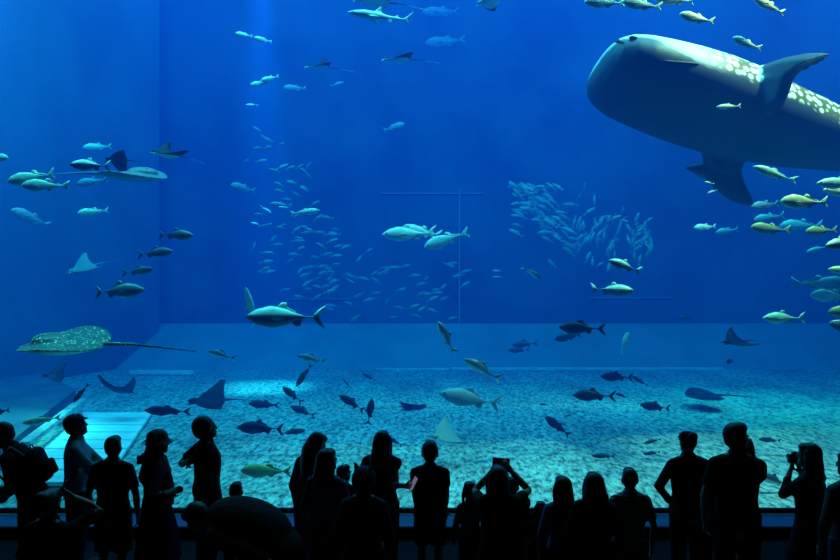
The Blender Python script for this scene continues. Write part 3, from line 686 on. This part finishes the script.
beam('beam', fl(-8, 391, GZ + .15), fl(11, 381, GZ + .15), .14, .1, M_white, 'short pale bar at the left edge under the spotted stingray')
# low dark ramp wall left of the planks
b = MB(); p = [fl(-60, 400, GZ + .02), fl(-60, 520, GZ + .02), fl(14, 458, GZ + .02), fl(76, 402, GZ + .02), fl(40, 384, GZ + .02)]
M_ramp = pmat('slate_ramp', (.10, .13, .17), .8, .2, (1.2, .2))
vs_ = [tuple(q) for q in p] + [tuple(q + Vector((0, 0, .33))) for q in p]
b.add(vs_, [(0,1,2,3,4), (9,8,7,6,5)] + [(i, (i+1) % 5, 5 + (i+1) % 5, 5 + i) for i in range(5)]); struct('trim_7', b, M_ramp)
# faint pale lines on the rear wall
b = MB(); q = lambda x, y: at(x, y, 27.98)
for (x0, y0, x1, y1) in ((380, 193, 482, 194), (458.6, 190, 460, 324), (590, 297, 672, 298), (286, 298.5, 352, 299.3)):
    a, e = q(x0, y0), q(x1, y1); b.box((a.x, 27.9, e.z), (e.x, 28.01, a.z))
M_line = pmat('faint_line_tone', (.34, .36, .40), .7, .2, (3, .1)); struct('trim_8', b, M_line)
# ------------------------------------------------------------------ people at the glass
M_skin = pmat('skin', (.42, .27, .20), .55, .3, (12, .08))
M_hair = pmat('black_hair', (.012, .010, .010), .45, .4, (40, .4))
M_cloth = {
 'black': pmat('black_cloth', (.018, .018, .022), .85, .1, (18, .3)),
 'navy': pmat('navy_cloth', (.030, .040, .075), .85, .1, (18, .25)),
 'grey': pmat('grey_cloth', (.10, .11, .13), .85, .1, (18, .2)),
 'light': pmat('light_cloth', (.50, .52, .56), .85, .1, (14, .12)),
 'blue': pmat('blue_cloth', (.10, .16, .30), .85, .1, (18, .2)),
 'maroon': pmat('dark_red_cloth', (.07, .02, .025), .85, .1, (18, .2)),
}
def stripe_mat(name, c0, c1, scale):
    m, nt, out = nmat(name); N = nt.nodes; L = nt.links.new
    b_ = N.new('ShaderNodeBsdfPrincipled'); b_.inputs['Roughness'].default_value = .85
    tc = N.new('ShaderNodeTexCoord'); w = N.new('ShaderNodeTexWave'); w.bands_direction = 'Z'; w.inputs['Scale'].default_value = scale
    r = N.new('ShaderNodeValToRGB'); r.color_ramp.elements[0].position = .55; r.color_ramp.elements[1].position = .62
    r.color_ramp.elements[0].color = (*c0, 1); r.color_ramp.elements[1].color = (*c1, 1)
    L(tc.outputs['Object'], w.inputs['Vector']); L(w.outputs['Fac'], r.inputs[0]); L(r.outputs[0], b_.inputs['Base Color']); L(b_.outputs[0], out.inputs[0])
    return m
M_cloth['stripe'] = stripe_mat('striped_cloth', (.02, .025, .05), (.45, .48, .55), 7.5)
M_cloth['stripeblue'] = stripe_mat('blue_striped_cloth', (.03, .04, .09), (.12, .16, .30), 9)
M_shoe = pmat('dark_shoe', (.02, .02, .02), .6, .3, (20, .2))
M_plastic = pmat('black_plastic', (.012, .012, .014), .35, .5, (30, .2))
M_lens = pmat('lens_glass', (.02, .03, .05), .08, .8, (30, .1))
m, nt, out = nmat('lit_screen'); e_ = nt.nodes.new('ShaderNodeEmission'); e_.inputs[0].default_value = (.55, .60, 1, 1); e_.inputs[1].default_value = .20; nt.links.new(e_.outputs[0], out.inputs[0]); M_screen = m
MATX = lambda a: Matrix.Rotation(R(a), 4, 'X')
MATZ = lambda a: Matrix.Rotation(R(a), 4, 'Z')
def ik(a, t, l1, l2, hint):
    d = t - a; L_ = min(d.length, (l1 + l2) * .995); d.normalize(); t = a + d * L_
    k = (l1*l1 - l2*l2 + L_*L_) / (2 * L_); h = math.sqrt(max(0, l1*l1 - k*k))
    n_ = hint - d * hint.dot(d); n_.normalize()
    return a + d * k + n_ * h, t
def hand(b, w, d, side, palm, curl=.5):
    """palm and five separate, unequal, bent fingers; d = direction, palm = the way the palm faces, side = the thumb side"""
    d = d.normalized(); palm = (palm - d * palm.dot(d)).normalized(); u = d.cross(palm) * side
    b.tube([w, w + d * .03, w + d * .09], [(.026, .02), (.038, .018), (.040, .017)], 10, side=u)
    for k, (o, ln) in enumerate(((.030, .070), (.010, .080), (-.010, .074), (-.029, .058))):
        p0 = w + d * .082 + u * o; c = curl + .08 * k
        d1 = (d + palm * c * .6).normalized(); d2 = (d + palm * c * 1.7).normalized(); d3 = (d + palm * c * 3).normalized()
        p1 = p0 + d1 * ln * .45; p2 = p1 + d2 * ln * .32; p3 = p2 + d3 * ln * .23
        b.tube([p0, p1, p2, p3], [.0105, .010, .009, .008], 8)
    t0 = w + d * .022 + u * .026; t1 = t0 + (d * .6 + u * .7 + palm * .3).normalized() * .042; t2 = t1 + (d * .9 + u * .25 + palm * .4).normalized() * .032
    b.tube([t0, t1, t2], [.014, .012, .009], 8)
def person(px, ytop, H, yaw, label, head=(0, 0), lean=0, armL=None, armR=None, hair='short', hat=None, top='black', bottom=('trousers', 'black'), sleeve=.5, hs=1.0, stance='stand', wide=1.0, bulk=0, depth=None, group=None):
    s = H / 1.7; D = depth or F * (CZ - H) / (ytop - 280.0)
    r = empty('person'); gx = (px - 420.0) * D / F
    r.matrix_world = Matrix.Translation((gx, D, 0)) @ MATZ(-yaw) @ Matrix.Scale(s, 4)
    IW = r.matrix_world.inverted()
    drop = 0.0
    if stance == 'crouch': drop = .50
    hipz = .94 - drop
    UP = Matrix.Translation((0, 0, hipz)) @ MATX(-lean) @ Matrix.Translation((0, 0, -.94))     # carries the upper body
    U = lambda x, y, z: UP @ Vector((x, y, z))
    HD = UP @ Matrix.Translation((0, .01, 1.50)) @ MATX(lean * .6) @ MATZ(-head[0]) @ MATX(head[1]) @ Matrix.Scale(hs, 4) @ Matrix.Translation((0, 0, -1.50))
    hp = lambda x, y, z: HD @ Vector((x, y, z))
    H3 = HD.to_3x3(); sx = UP.to_3x3() @ Vector((1, 0, 0))
    w = wide
    TOR = [((0, 0, .84), (.150*w, .105*w)), ((0, -.005, .95), (.165*w, .115*w)), ((0, 0, 1.07), (.138*w, .098*w)), ((0, .005, 1.20), (.152*w, .105*w)), ((0, 0, 1.32), (.172*w, .105*w)), ((0, -.01, 1.405), (.125*w, .075)), ((0, -.005, 1.45), (.062, .058))]
    def torso(b, k, z0=0):
        P = [(p, q) for p, q in TOR if p[2] >= z0]
        b.tube([U(*p) for p, q in P], [(q[0] + k, q[1] + k) for p, q in P], 18, side=sx)
    sh = {g: U(g * .166 * w, -.008, 1.372) for g in (1, -1)}
    arms = {}
    for g, spec in ((-1, armL), (1, armR)):
        hn = UP.to_3x3() @ Vector((g * .6, -.3, -1))
        if spec is None: t = U(g * .25, .05, .86); pd = UP.to_3x3() @ Vector((-g, 0, 0))
        else:
            t = IW @ at(spec[0], spec[1], D + spec[2]); pd = Vector((0, 1, .2))
            if len(spec) > 3: hn = IW.to_3x3() @ Vector(spec[3])
        e, t = ik(sh[g], t, .285, .25, hn); arms[g] = (e, t, pd)
    if stance == 'crouch':
        legs = {g: [Vector((g * .09, 0, hipz - .02)), Vector((g * .16, .36, .50)), Vector((g * .12, .02, .09))] for g in (1, -1)}
    else:
        legs = {g: [Vector((g * .09, 0, .92)), Vector((g * .10, .012, .49)), Vector((g * .105, -.02, .09))] for g in (1, -1)}
    # --- the body: one continuous surface
    b = MB(); torso(b, 0)
    for g in (1, -1): b.tube([U(g * .02, -.02, 1.47), U(g * .09 * w, -.015, 1.42), sh[g]], [.036, .046, .045], 10)
    b.tube([U(0, -.01, 1.40), hp(0, -.012, 1.53)], [.056, .052], 12)
    rot = H3.to_4x4()
    b.ball(hp(0, 0, 1.595), (.074, .094, .110), rot, 18, 12); b.ball(hp(0, .040, 1.535), (.052, .052, .055), rot)
    b.ball(hp(0, .094, 1.578), (.014, .024, .018), rot, 8, 6); b.ball(hp(0, .088, 1.600), (.010, .014, .026), rot, 8, 6)
    b.ball(hp(0, .088, 1.538), (.024, .012, .010), rot, 10, 6); b.ball(hp(0, .075, 1.507), (.024, .02, .018), rot, 8, 6)
    for g in (1, -1): b.ball(hp(g * .078, -.008, 1.582), (.012, .024, .034), rot, 10, 7)
    for g in (1, -1):
        e, t, pd = arms[g]; b.ball(sh[g], .058); b.tube([sh[g], sh[g].lerp(e, .5), e, e.lerp(t, .4), t], [.050, .045, .037, .038, .026], 12)
        hand(b, t, (t - e), g, pd)
        h, k, a = legs[g]
        b.tube([h, h.lerp(k, .5), k, k.lerp(a, .35), a], [.088, .076, .056, .054, .036], 14)
        b.tube([a + Vector((0, -.045, -.05)), a + Vector((0, .06, -.05)), a + Vector((g * .012, .17, -.062))], [(.034, .036), (.042, .034), (.034, .02)], 10, side=(1, 0, 0))
    o = link('body', remesh(b, .0095, 3), M_skin, r)
    for g in (1, -1):
        f = MB(); f.ball(hp(g * .031, .086, 1.603), (.013, .010, .009), rot, 8, 6); f.build('eye', M_eye, r)
    # --- clothes
    tm = M_cloth[top]
    b = MB(); torso(b, .020, .9 if lean < 30 else .84)
    if bulk: b.ball(U(0, -.10, 1.16), (.20 * w, .20 * bulk, .36), UP.to_3x3().to_4x4(), 20, 12)
    for g in (1, -1):
        e, t, pd = arms[g]; b.tube([U(g * .045, -.018, 1.435), U(g * .10 * w, -.012, 1.408), sh[g]], [.046, .056, .060], 12); b.ball(sh[g], .062)
        if sleeve <= .5: q = sh[g].lerp(e, .35 + sleeve); P = [sh[g], q]; q_ = [.061, .060]
        else: q = e.lerp(t, min(.92, (sleeve - .5) * 2)); P = [sh[g], e, q]; q_ = [.061, .054, .044]
        b.tube(P, q_, 12, rounded=False)
    link('shirt', remesh(b, .013, 2), tm, r)
    bm_ = M_cloth[bottom[1]]
    b = MB()
    if bottom[0] in ('trousers', 'shorts'):
        zend = 1 if bottom[0] == 'trousers' else .0
        b.tube([U(0, 0, .90), U(0, -.005, .97), U(0, 0, 1.02)], [(.172*w, .125*w), (.172*w, .122*w), (.150*w, .108*w)], 16, side=sx)
        b.ball((0, 0, hipz - .01), (.172*w, .135*w, .12))
        for g in (1, -1):
            h, k, a = legs[g]
            P = [h + Vector((0, 0, .03)), h.lerp(k, .5), k] + ([k.lerp(a, .5), k.lerp(a, .97)] if zend else [])
            b.tube(P, [.108, .098, .080, .070, .062][:len(P)] if zend else [.112, .108, .100], 14, rounded=False)
        link(bottom[0], remesh(b, .013, 2), bm_, r)
    else:
        z1 = .44 if bottom[0] == 'skirt' else .52
        P = [Vector((0, 0, 1.03 - drop)), Vector((0, 0, .9 - drop)), Vector((0, .01, max(.2, .7 - drop))), Vector((0, .01, max(.05, z1 - drop)))]
        b.tube(P, [(.150*w, .11*w), (.19*w, .14*w), (.225*w, .18*w), (.25*w, .21*w)], 22, side=(1, 0, 0), rounded=False)
        link('skirt', remesh(b, .013, 2), bm_, r)
    for g in (1, -1):
        a = legs[g][2]; b = MB()
        b.tube([a + Vector((0, -.05, -.045)), a + Vector((0, .07, -.045)), a + Vector((g * .012, .185, -.058))], [(.044, .044), (.052, .044), (.044, .030)], 12, side=(1, 0, 0))
        b.build('shoe', M_shoe, r)
    # --- hair and hats
    b = MB()
    if hair in ('short', 'crop'):
        k = 0 if hair == 'crop' else .006
        b.ball(hp(0, -.020, 1.622), (.082 + k, .090 + k, .092 + k), rot, 16, 10); b.ball(hp(0, .035, 1.668), (.064, .058, .042 + k), rot, 14, 8); b.ball(hp(0, -.06, 1.575), (.062, .045, .055), rot)
    elif hair == 'big':
        b.ball(hp(0, -.040, 1.625), (.118, .112, .112), rot, 18, 12); b.ball(hp(0, -.07, 1.60), (.105, .08, .10), rot)
    elif hair == 'bun':
        b.ball(hp(0, -.018, 1.622), (.086, .096, .096), rot, 16, 10); b.ball(hp(0, -.10, 1.68), (.052, .05, .05), rot); b.ball(hp(0, .03, 1.668), (.066, .06, .045), rot)
    elif hair in ('long', 'wide', 'bob'):
        b.ball(hp(0, -.016, 1.620), (.090, .100, .100), rot, 18, 12); b.ball(hp(0, .03, 1.670), (.068, .062, .044), rot)
        zl = {'long': 1.27, 'wide': 1.30, 'bob': 1.46}[hair]; ww = {'long': .105, 'wide': .135, 'bob': .112}[hair]
        q0, q1 = hp(0, -.04, 1.60), hp(0, -.065, 1.50); q2 = U(0, -.105, zl)
        b.tube([q0, q1, q1.lerp(q2, .6), q2], [(.094, .075), (ww, .065), (ww * 1.06, .05), (ww * .85, .03)], 16, side=H3 @ Vector((1, 0, 0)))
        for g in (1, -1):
            b.tube([hp(g * .065, .0, 1.64), hp(g * .088, .005, 1.56), hp(g * .092, -.005, 1.47)], [.034, .030, .024], 10)
    link('hair', remesh(b, .012, 2), M_hair, r)
    if hat:
        b = MB(); mh = M_cloth[hat[1]]
        if hat[0] == 'cap':
            b.ball(hp(0, -.008, 1.650), (.092, .104, .070), rot, 18, 10)
            b.tube([hp(0, .05, 1.652), hp(0, .105, 1.642), hp(0, .128, 1.635)], [(.078, .010), (.066, .009), (.035, .008)], 12, side=H3 @ Vector((1, 0, 0)))
        elif hat[0] == 'bucket':
            b.ball(hp(0, -.008, 1.655), (.096, .108, .075), rot, 18, 10)
            rg = []
            for (rr, z) in ((.088, 1.645), (.150, 1.595), (.152, 1.585), (.090, 1.632)):
                rg.append([hp(rr * .95 * math.cos(2*math.pi*j/24), -.005 + rr * 1.05 * math.sin(2*math.pi*j/24), z) for j in range(24)])
            b.rings(rg, cap=True)
        elif hat[0] == 'hood':
            b.ball(hp(0, -.015, 1.600), (.108, .112, .125), rot, 18, 12); b.tube([hp(-.055, -.02, 1.69), hp(-.080, -.02, 1.752)], [.035, .010], 10)
            b.tube([hp(.055, -.02, 1.69), hp(.070, -.02, 1.72)], [.035, .012], 10)
        link('hood' if hat[0] == 'hood' else 'hat', remesh(b, .011, 2), mh, r)
    tag(r, label, 'person', group)
    r['_'] = 0; del r['_']
    return r, {g: (r.matrix_world @ arms[g][1], (r.matrix_world.to_3x3() @ (arms[g][1] - arms[g][0])).normalized()) for g in arms}
def frame_at(p, ex, ez):
    ex = Vector(ex).normalized(); ez = Vector(ez); ez = (ez - ex * ez.dot(ex)).normalized(); ey = ez.cross(ex)
    M = Matrix((ex, ey, ez)).transposed().to_4x4(); M.translation = p; return M
def bevbox(hx, hy, hz, bev, seg=3):
    b = MB(); b.box((-hx, -hy, -hz), (hx, hy, hz)); me = b.mesh('box', False)
    bm = bmesh.new(); bm.from_mesh(me); bmesh.ops.bevel(bm, geom=bm.edges[:], offset=bev, segments=seg, profile=.5, affect='EDGES'); bm.to_mesh(me); bm.free()
    for p in me.polygons: p.use_smooth = True
    return me
def phone(p, ex, ez, label, lit=False):
    o = link('phone', bevbox(.074, .0045, .037, .004), M_plastic); o.matrix_world = frame_at(p, ex, ez)
    b = MB(); b.box((-.068, -.0056, -.033), (.068, -.0046, .033)); b.build('screen', M_screen if lit else M_lens, o, False)
    b = MB(); b.tube([(-.055, .0046, .02), (-.055, .0062, .02)], [.008, .008], 12, rounded=False); b.build('lens', M_lens, o)
    return tag(o, label, 'phone')
def camera_thing(p, ex, ez, label):
    o = link('handheld_camera', bevbox(.062, .022, .040, .008), M_plastic); o.matrix_world = frame_at(p, ex, ez)
    b = MB(); b.tube([(0, .02, -.004), (0, .075, -.004)], [.033, .030], 16, rounded=False); b.build('lens', M_lens, o)
    b = MB(); b.box((-.022, -.016, .038), (.022, .016, .058)); b.build('viewfinder', M_plastic, o, False)
    b = MB(); b.tube([(.044, 0, .038), (.044, 0, .048)], [.008, .008], 10, rounded=False); b.build('button', M_plastic, o)
    return tag(o, label, 'camera')
def backpack(pr, label, loc=(0, -.20, 1.22), size=(.16, .10, .24), mat='navy', lean=0):
    o = empty('backpack'); o.matrix_world = pr.matrix_world @ Matrix.Translation((0, 0, .94)) @ MATX(-lean) @ Matrix.Translation(Vector(loc) - Vector((0, 0, .94)))
    link('main_pouch', bevbox(*size, .07, 5), M_cloth[mat], o)
    q = link('front_pocket', bevbox(size[0] * .75, .035, size[2] * .45, .03, 4), M_cloth[mat], o); q.location = (0, -size[1] - .01, -size[2] * .35)
    for g in (1, -1):
        b = MB(); y = -loc[1]
        b.tube([(g*.09, size[1]*.8, size[2]*.82), (g*.105, y - .06, 1.455 - loc[2]), (g*.11, y + .06, 1.43 - loc[2]), (g*.125, y + .145, 1.30 - loc[2]), (g*.15, y + .08, 1.12 - loc[2]), (g*.14, size[1]*.7, -size[2]*.75)], [(.022, .006)] * 6, 8, side=(1, 0, 0)); b.build('strap', M_cloth['grey'], o)
    b = MB(); b.tube([(-.03, .0, size[2]), (-.02, 0, size[2] + .035), (.02, 0, size[2] + .035), (.03, 0, size[2])], [.007] * 4, 8); b.build('handle', M_cloth['grey'], o)
    return tag(o, label, 'backpack')

# ---- left group
p1, h1 = person(34, 0, 1.70, -95, 'person stooping at the far left edge with a bulging backpack', depth=6.9, head=(0, -18), lean=24, armL=(7, 489, .12, (.3, 0, -1)), armR=(10, 494, -.15, (.5, 0, -1)), hair='short', top='black', sleeve=.9)
backpack(p1, 'bulging dark backpack on the stooping person at the far left', (0, -.175, 1.20), (.12, .065, .17), 'black', 24)
camera_thing(h1[-1][0] + Vector((-.06, 0, -.03)), (-.8, 0, .5), (.4, 0, .8), 'camera in the hands of the stooping person at far left')
p2, h2 = person(77, 415, 1.66, 72, 'man in a cap and light shirt with folded arms, gazing up', head=(0, 14), armL=(84, 469, -.10, (1, .3, -.8)), armR=(86, 465, .16, (1, -.2, -.8)), hair='short', hat=('cap', 'grey'), top='light', sleeve=.85, bottom=('trousers', 'black'))
p3, h3 = person(50, 0, 1.75, 10, 'person crouching below the man in the cap, phone raised', depth=6.1, stance='crouch', head=(0, 6), armR=(73, 497, .12, (1, 0, -.6)), hair='bun', top='black', sleeve=.5)
phone(h3[1][0] + h3[1][1] * .10 + Vector((0, .03, .02)), (.3, 0, 1), (0, 1, .1), 'phone raised by the crouching person between stooping person and capped man')
p4, _ = person(113, 438, 1.50, 2, 'boy with short hair standing square, arms hanging, between capped man and hatted woman', hair='crop', top='navy', bottom=('shorts', 'black'), sleeve=.4, hs=1.06, wide=1.05)
p5, h5 = person(157, 432, 1.58, 62, 'woman in a bucket hat wearing a pale scarf, holding a camera', head=(8, 0), armL=(143, 468, .05, (-.6, 0, -1)), armR=(170, 492, -.1), hair='bob', hat=('bucket', 'grey'), top='navy', bottom=('skirt', 'navy'), sleeve=.8, wide=1.1)
b = MB(); b.tube([(-.085, .07, 1.43), (-.11, .11, 1.30), (-.10, .15, 1.12), (-.12, .15, .92)], [(.035, .012)] * 4, 10, side=(0, 1, 0)); b.tube([(-.085, .06, 1.43), (-.05, -.085, 1.455), (.05, -.085, 1.455), (.08, .05, 1.43)], [(.03, .012)] * 4, 10, side=(0, 0, 1)); sc_ = b.build('scarf', M_cloth['light'], p5); sc_['label'] = 'pale scarf'
camera_thing(h5[-1][0] + h5[-1][1] * .12, (1, .3, 0), (0, 0, 1), 'small camera held out by the woman in the bucket hat')
p6, h6 = person(207, 418, 1.63, 52, 'person with bushy rounded hair lifting a phone beside the bucket hat woman', head=(12, 8), armL=(186, 463, -.06, (-1, 0, -.9)), hair='big', top='maroon', sleeve=.35, bottom=('trousers', 'black'), wide=1.05)
phone(h6[-1][0] + h6[-1][1] * .11 + Vector((0, .03, 0)), (.4, 0, .9), (0, 1, 0), 'phone in the lifted hand of the bushy haired person')
p12, _ = person(236, 486, 1.05, 0, 'small child with just the head showing beside the bushy haired person', hair='crop', hs=1.25, top='black')
p13, _ = person(272, 0, 1.66, -88, 'person bending far forward in the foreground, broad rounded dark back', depth=5.75, lean=74, head=(0, -20), hair='short', top='black', sleeve=.9, wide=1.25, bulk=1.0)
p7, _ = person(309, 434, 1.53, 40, 'long haired woman bowing her head towards the child', head=(25, -24), hair='long', lean=5, top='black', bottom=('trousers', 'blue'), sleeve=.6, armR=(330, 496, .0))
p8, _ = person(327, 451, 1.485, 20, 'person with chin length hair and dark striped shirt before the bowing woman', head=(30, 2), hair='bob', top='stripeblue', bottom=('trousers', 'navy'), sleeve=.6, hs=1.05)
p9, _ = person(344, 467, 1.12, 30, 'small child peeking out right of the striped shirted person', head=(25, 4), hair='crop', hs=1.12, top='navy')
p10, h10 = person(382, 432, 1.52, 12, 'long haired woman with backpack straps reaching a phone towards the boy', head=(0, 0), hair='long', top='navy', bottom=('trousers', 'black'), sleeve=.4, armR=(404, 486, -.08, (.2, -.3, -1)))
backpack(p10, 'dark backpack worn by the long haired woman reaching a phone', (0, -.19, 1.20), (.135, .07, .19), 'black')
p10b, _ = person(364, 0, 1.44, 5, 'child in a dark hood with one pointed ear, before the reaching woman', depth=5.95, head=(0, 0), hair='crop', hat=('hood', 'navy'), hs=1.12, top='navy', bottom=('trousers', 'black'), sleeve=.9)
phone(h10[1][0] + h10[1][1] * .11 + Vector((0, -.03, .035)), (.5, .0, 1), (-.45, .95, .2), 'phone with glowing screen held towards the boy', True)
p11, _ = person(430, 446, 1.36, 4, 'boy with stick-out ears in a T-shirt, alone against the bright gravel', head=(0, 4), hair='short', hs=1.24, top='black', bottom=('shorts', 'black'), sleeve=.25, wide=1.12, armL=(419, 520, .04, (0, .1, -1)), armR=(445, 516, .1))
# ---- middle
p14, _ = person(470, 486, 1.02, -20, 'small child standing left of the woman filming overhead', hair='bob', hs=1.25, top='grey', sleeve=.8)
p15, h15 = person(498, 468, 1.46, 0, 'woman filming with both arms raised over her head', hair='long', top='black', sleeve=.25, bottom=('skirt', 'black'), hs=1.04, armL=(492, 472, .26, (-1, 0, -1)), armR=(511, 471, .24, (1, 0, -.8)))
phone((h15[-1][0] + h15[1][0] + (h15[-1][1] + h15[1][1]) * .085) / 2 + Vector((0, .02, .01)), (1, 0, -.08), (0, .1, 1), 'phone held sideways above the filming woman\'s head')
p15b, _ = person(512, 481, 1.10, 10, 'child half hidden inside the filming woman\'s bent arm', hair='short', hs=1.2, top='black')
p15c, _ = person(525, 500, .82, -10, 'toddler low against the sill right of the filming woman', hair='crop', hs=1.35, top='grey')
p16, _ = person(541, 505, .93, 0, 'child with bobbed hair in front of the toddler, lowest head of the middle', hair='bob', hs=1.2, top='black')
p17, _ = person(563, 479, 1.30, -8, 'girl with straight long hair, left of two side by side', head=(-10, 0), hair='long', hs=1.08, top='blue', sleeve=.8, bottom=('trousers', 'black'))
p18, _ = person(594, 475, 1.40, 14, 'woman with wide loose hair, right of two side by side', head=(-14, 0), hair='wide', hs=1.06, top='black', sleeve=.8, bottom=('trousers', 'black'))
p19, _ = person(630, 470, 1.36, 0, 'short haired boy in a shirt with thin pale stripes', head=(5, 0), hair='crop', hs=1.06, top='stripe', sleeve=.4, bottom=('shorts', 'navy'))
# ---- right
p20, _ = person(688, 433, 1.55, -4, 'broad person in a flat cap with one elbow stuck out', head=(-8, 0), hair='bun', hat=('cap', 'black'), top='black', sleeve=.9, bottom=('trousers', 'black'), wide=1.05, armL=(673, 505, -.1, (-1, -.4, .1)))
p22, _ = person(714, 476, 1.0, 8, 'child between the capped person and the man with hand at chin', hair='crop', hs=1.2, top='black')
p21, h21 = person(737, 426, 1.735, 14, 'tall man with his hand at his chin', head=(56, 2), hair='short', hs=1.06, top='black', sleeve=.35, bottom=('trousers', 'black'), wide=1.05, armR=(752, 454, .12, (.35, .1, -1)))
p23, h23 = person(810, 446, 1.54, -34, 'long haired woman aiming a camera with fingers lifted', head=(-22, 0), hair='long', hs=1.06, top='navy', sleeve=.85, bottom=('skirt', 'black'), armL=(790, 472, .2, (-.6, 0, -1)), armR=(801, 474, .25, (0, 0, -1)))
camera_thing((h23[-1][0] + h23[1][0]) / 2 + Vector((0, .02, .13)), (1, .2, 0), (0, 0, 1), 'camera held up by the long haired woman near the right edge')
p24, _ = person(849, 454, 1.55, -10, 'person cut off by the right edge in a grey shirt', head=(-20, 0), hair='bob', top='grey', sleeve=.8, bottom=('trousers', 'blue'))
# ------------------------------------------------------------------ light and camera
def area(name, loc, size, sy, energy, col, rot=(0, 0, 0)):
    l = bpy.data.lights.new(name, 'AREA'); l.shape = 'RECTANGLE'; l.size = size; l.size_y = sy; l.energy = energy; l.color = col
    o = bpy.data.objects.new(name, l); COL.objects.link(o); o.location = loc; o.rotation_euler = rot
    return o
def spot(name, loc, target, energy, col, deg, blend=.6, rad=.3):
    l = bpy.data.lights.new(name, 'SPOT'); l.energy = energy; l.color = col; l.spot_size = R(deg); l.spot_blend = blend; l.shadow_soft_size = rad
    o = bpy.data.objects.new(name, l); COL.objects.link(o); o.location = loc
    o.rotation_euler = (Vector(target) - Vector(loc)).to_track_quat('-Z', 'Y').to_euler()
    return o
LIGHTS()
w = bpy.data.worlds.new('dark'); S.world = w; w.use_nodes = True
w.node_tree.nodes['Background'].inputs[0].default_value = (.0, .0, .0, 1)
cd = bpy.data.cameras.new('camera'); cam = bpy.data.objects.new('camera', cd); COL.objects.link(cam)
cam.location = (0, 0, CZ); cam.rotation_euler = (R(90), 0, 0)
cd.sensor_width = 36; cd.lens = F / 840 * 36; cd.clip_end = 200
S.camera = cam
S.view_settings.view_transform = 'Standard'; S.view_settings.look = 'None'; S.view_settings.gamma = 1; S.view_settings.exposure = 0
S.view_settings.use_curve_mapping = False
S.cycles.use_denoising = True; S.cycles.transparent_max_bounces = 16; S.cycles.max_bounces = 6; S.cycles.diffuse_bounces = 2; S.cycles.volume_bounces = 1; S.cycles.transmission_bounces = 4
S.cycles.caustics_reflective = False; S.cycles.caustics_refractive = False
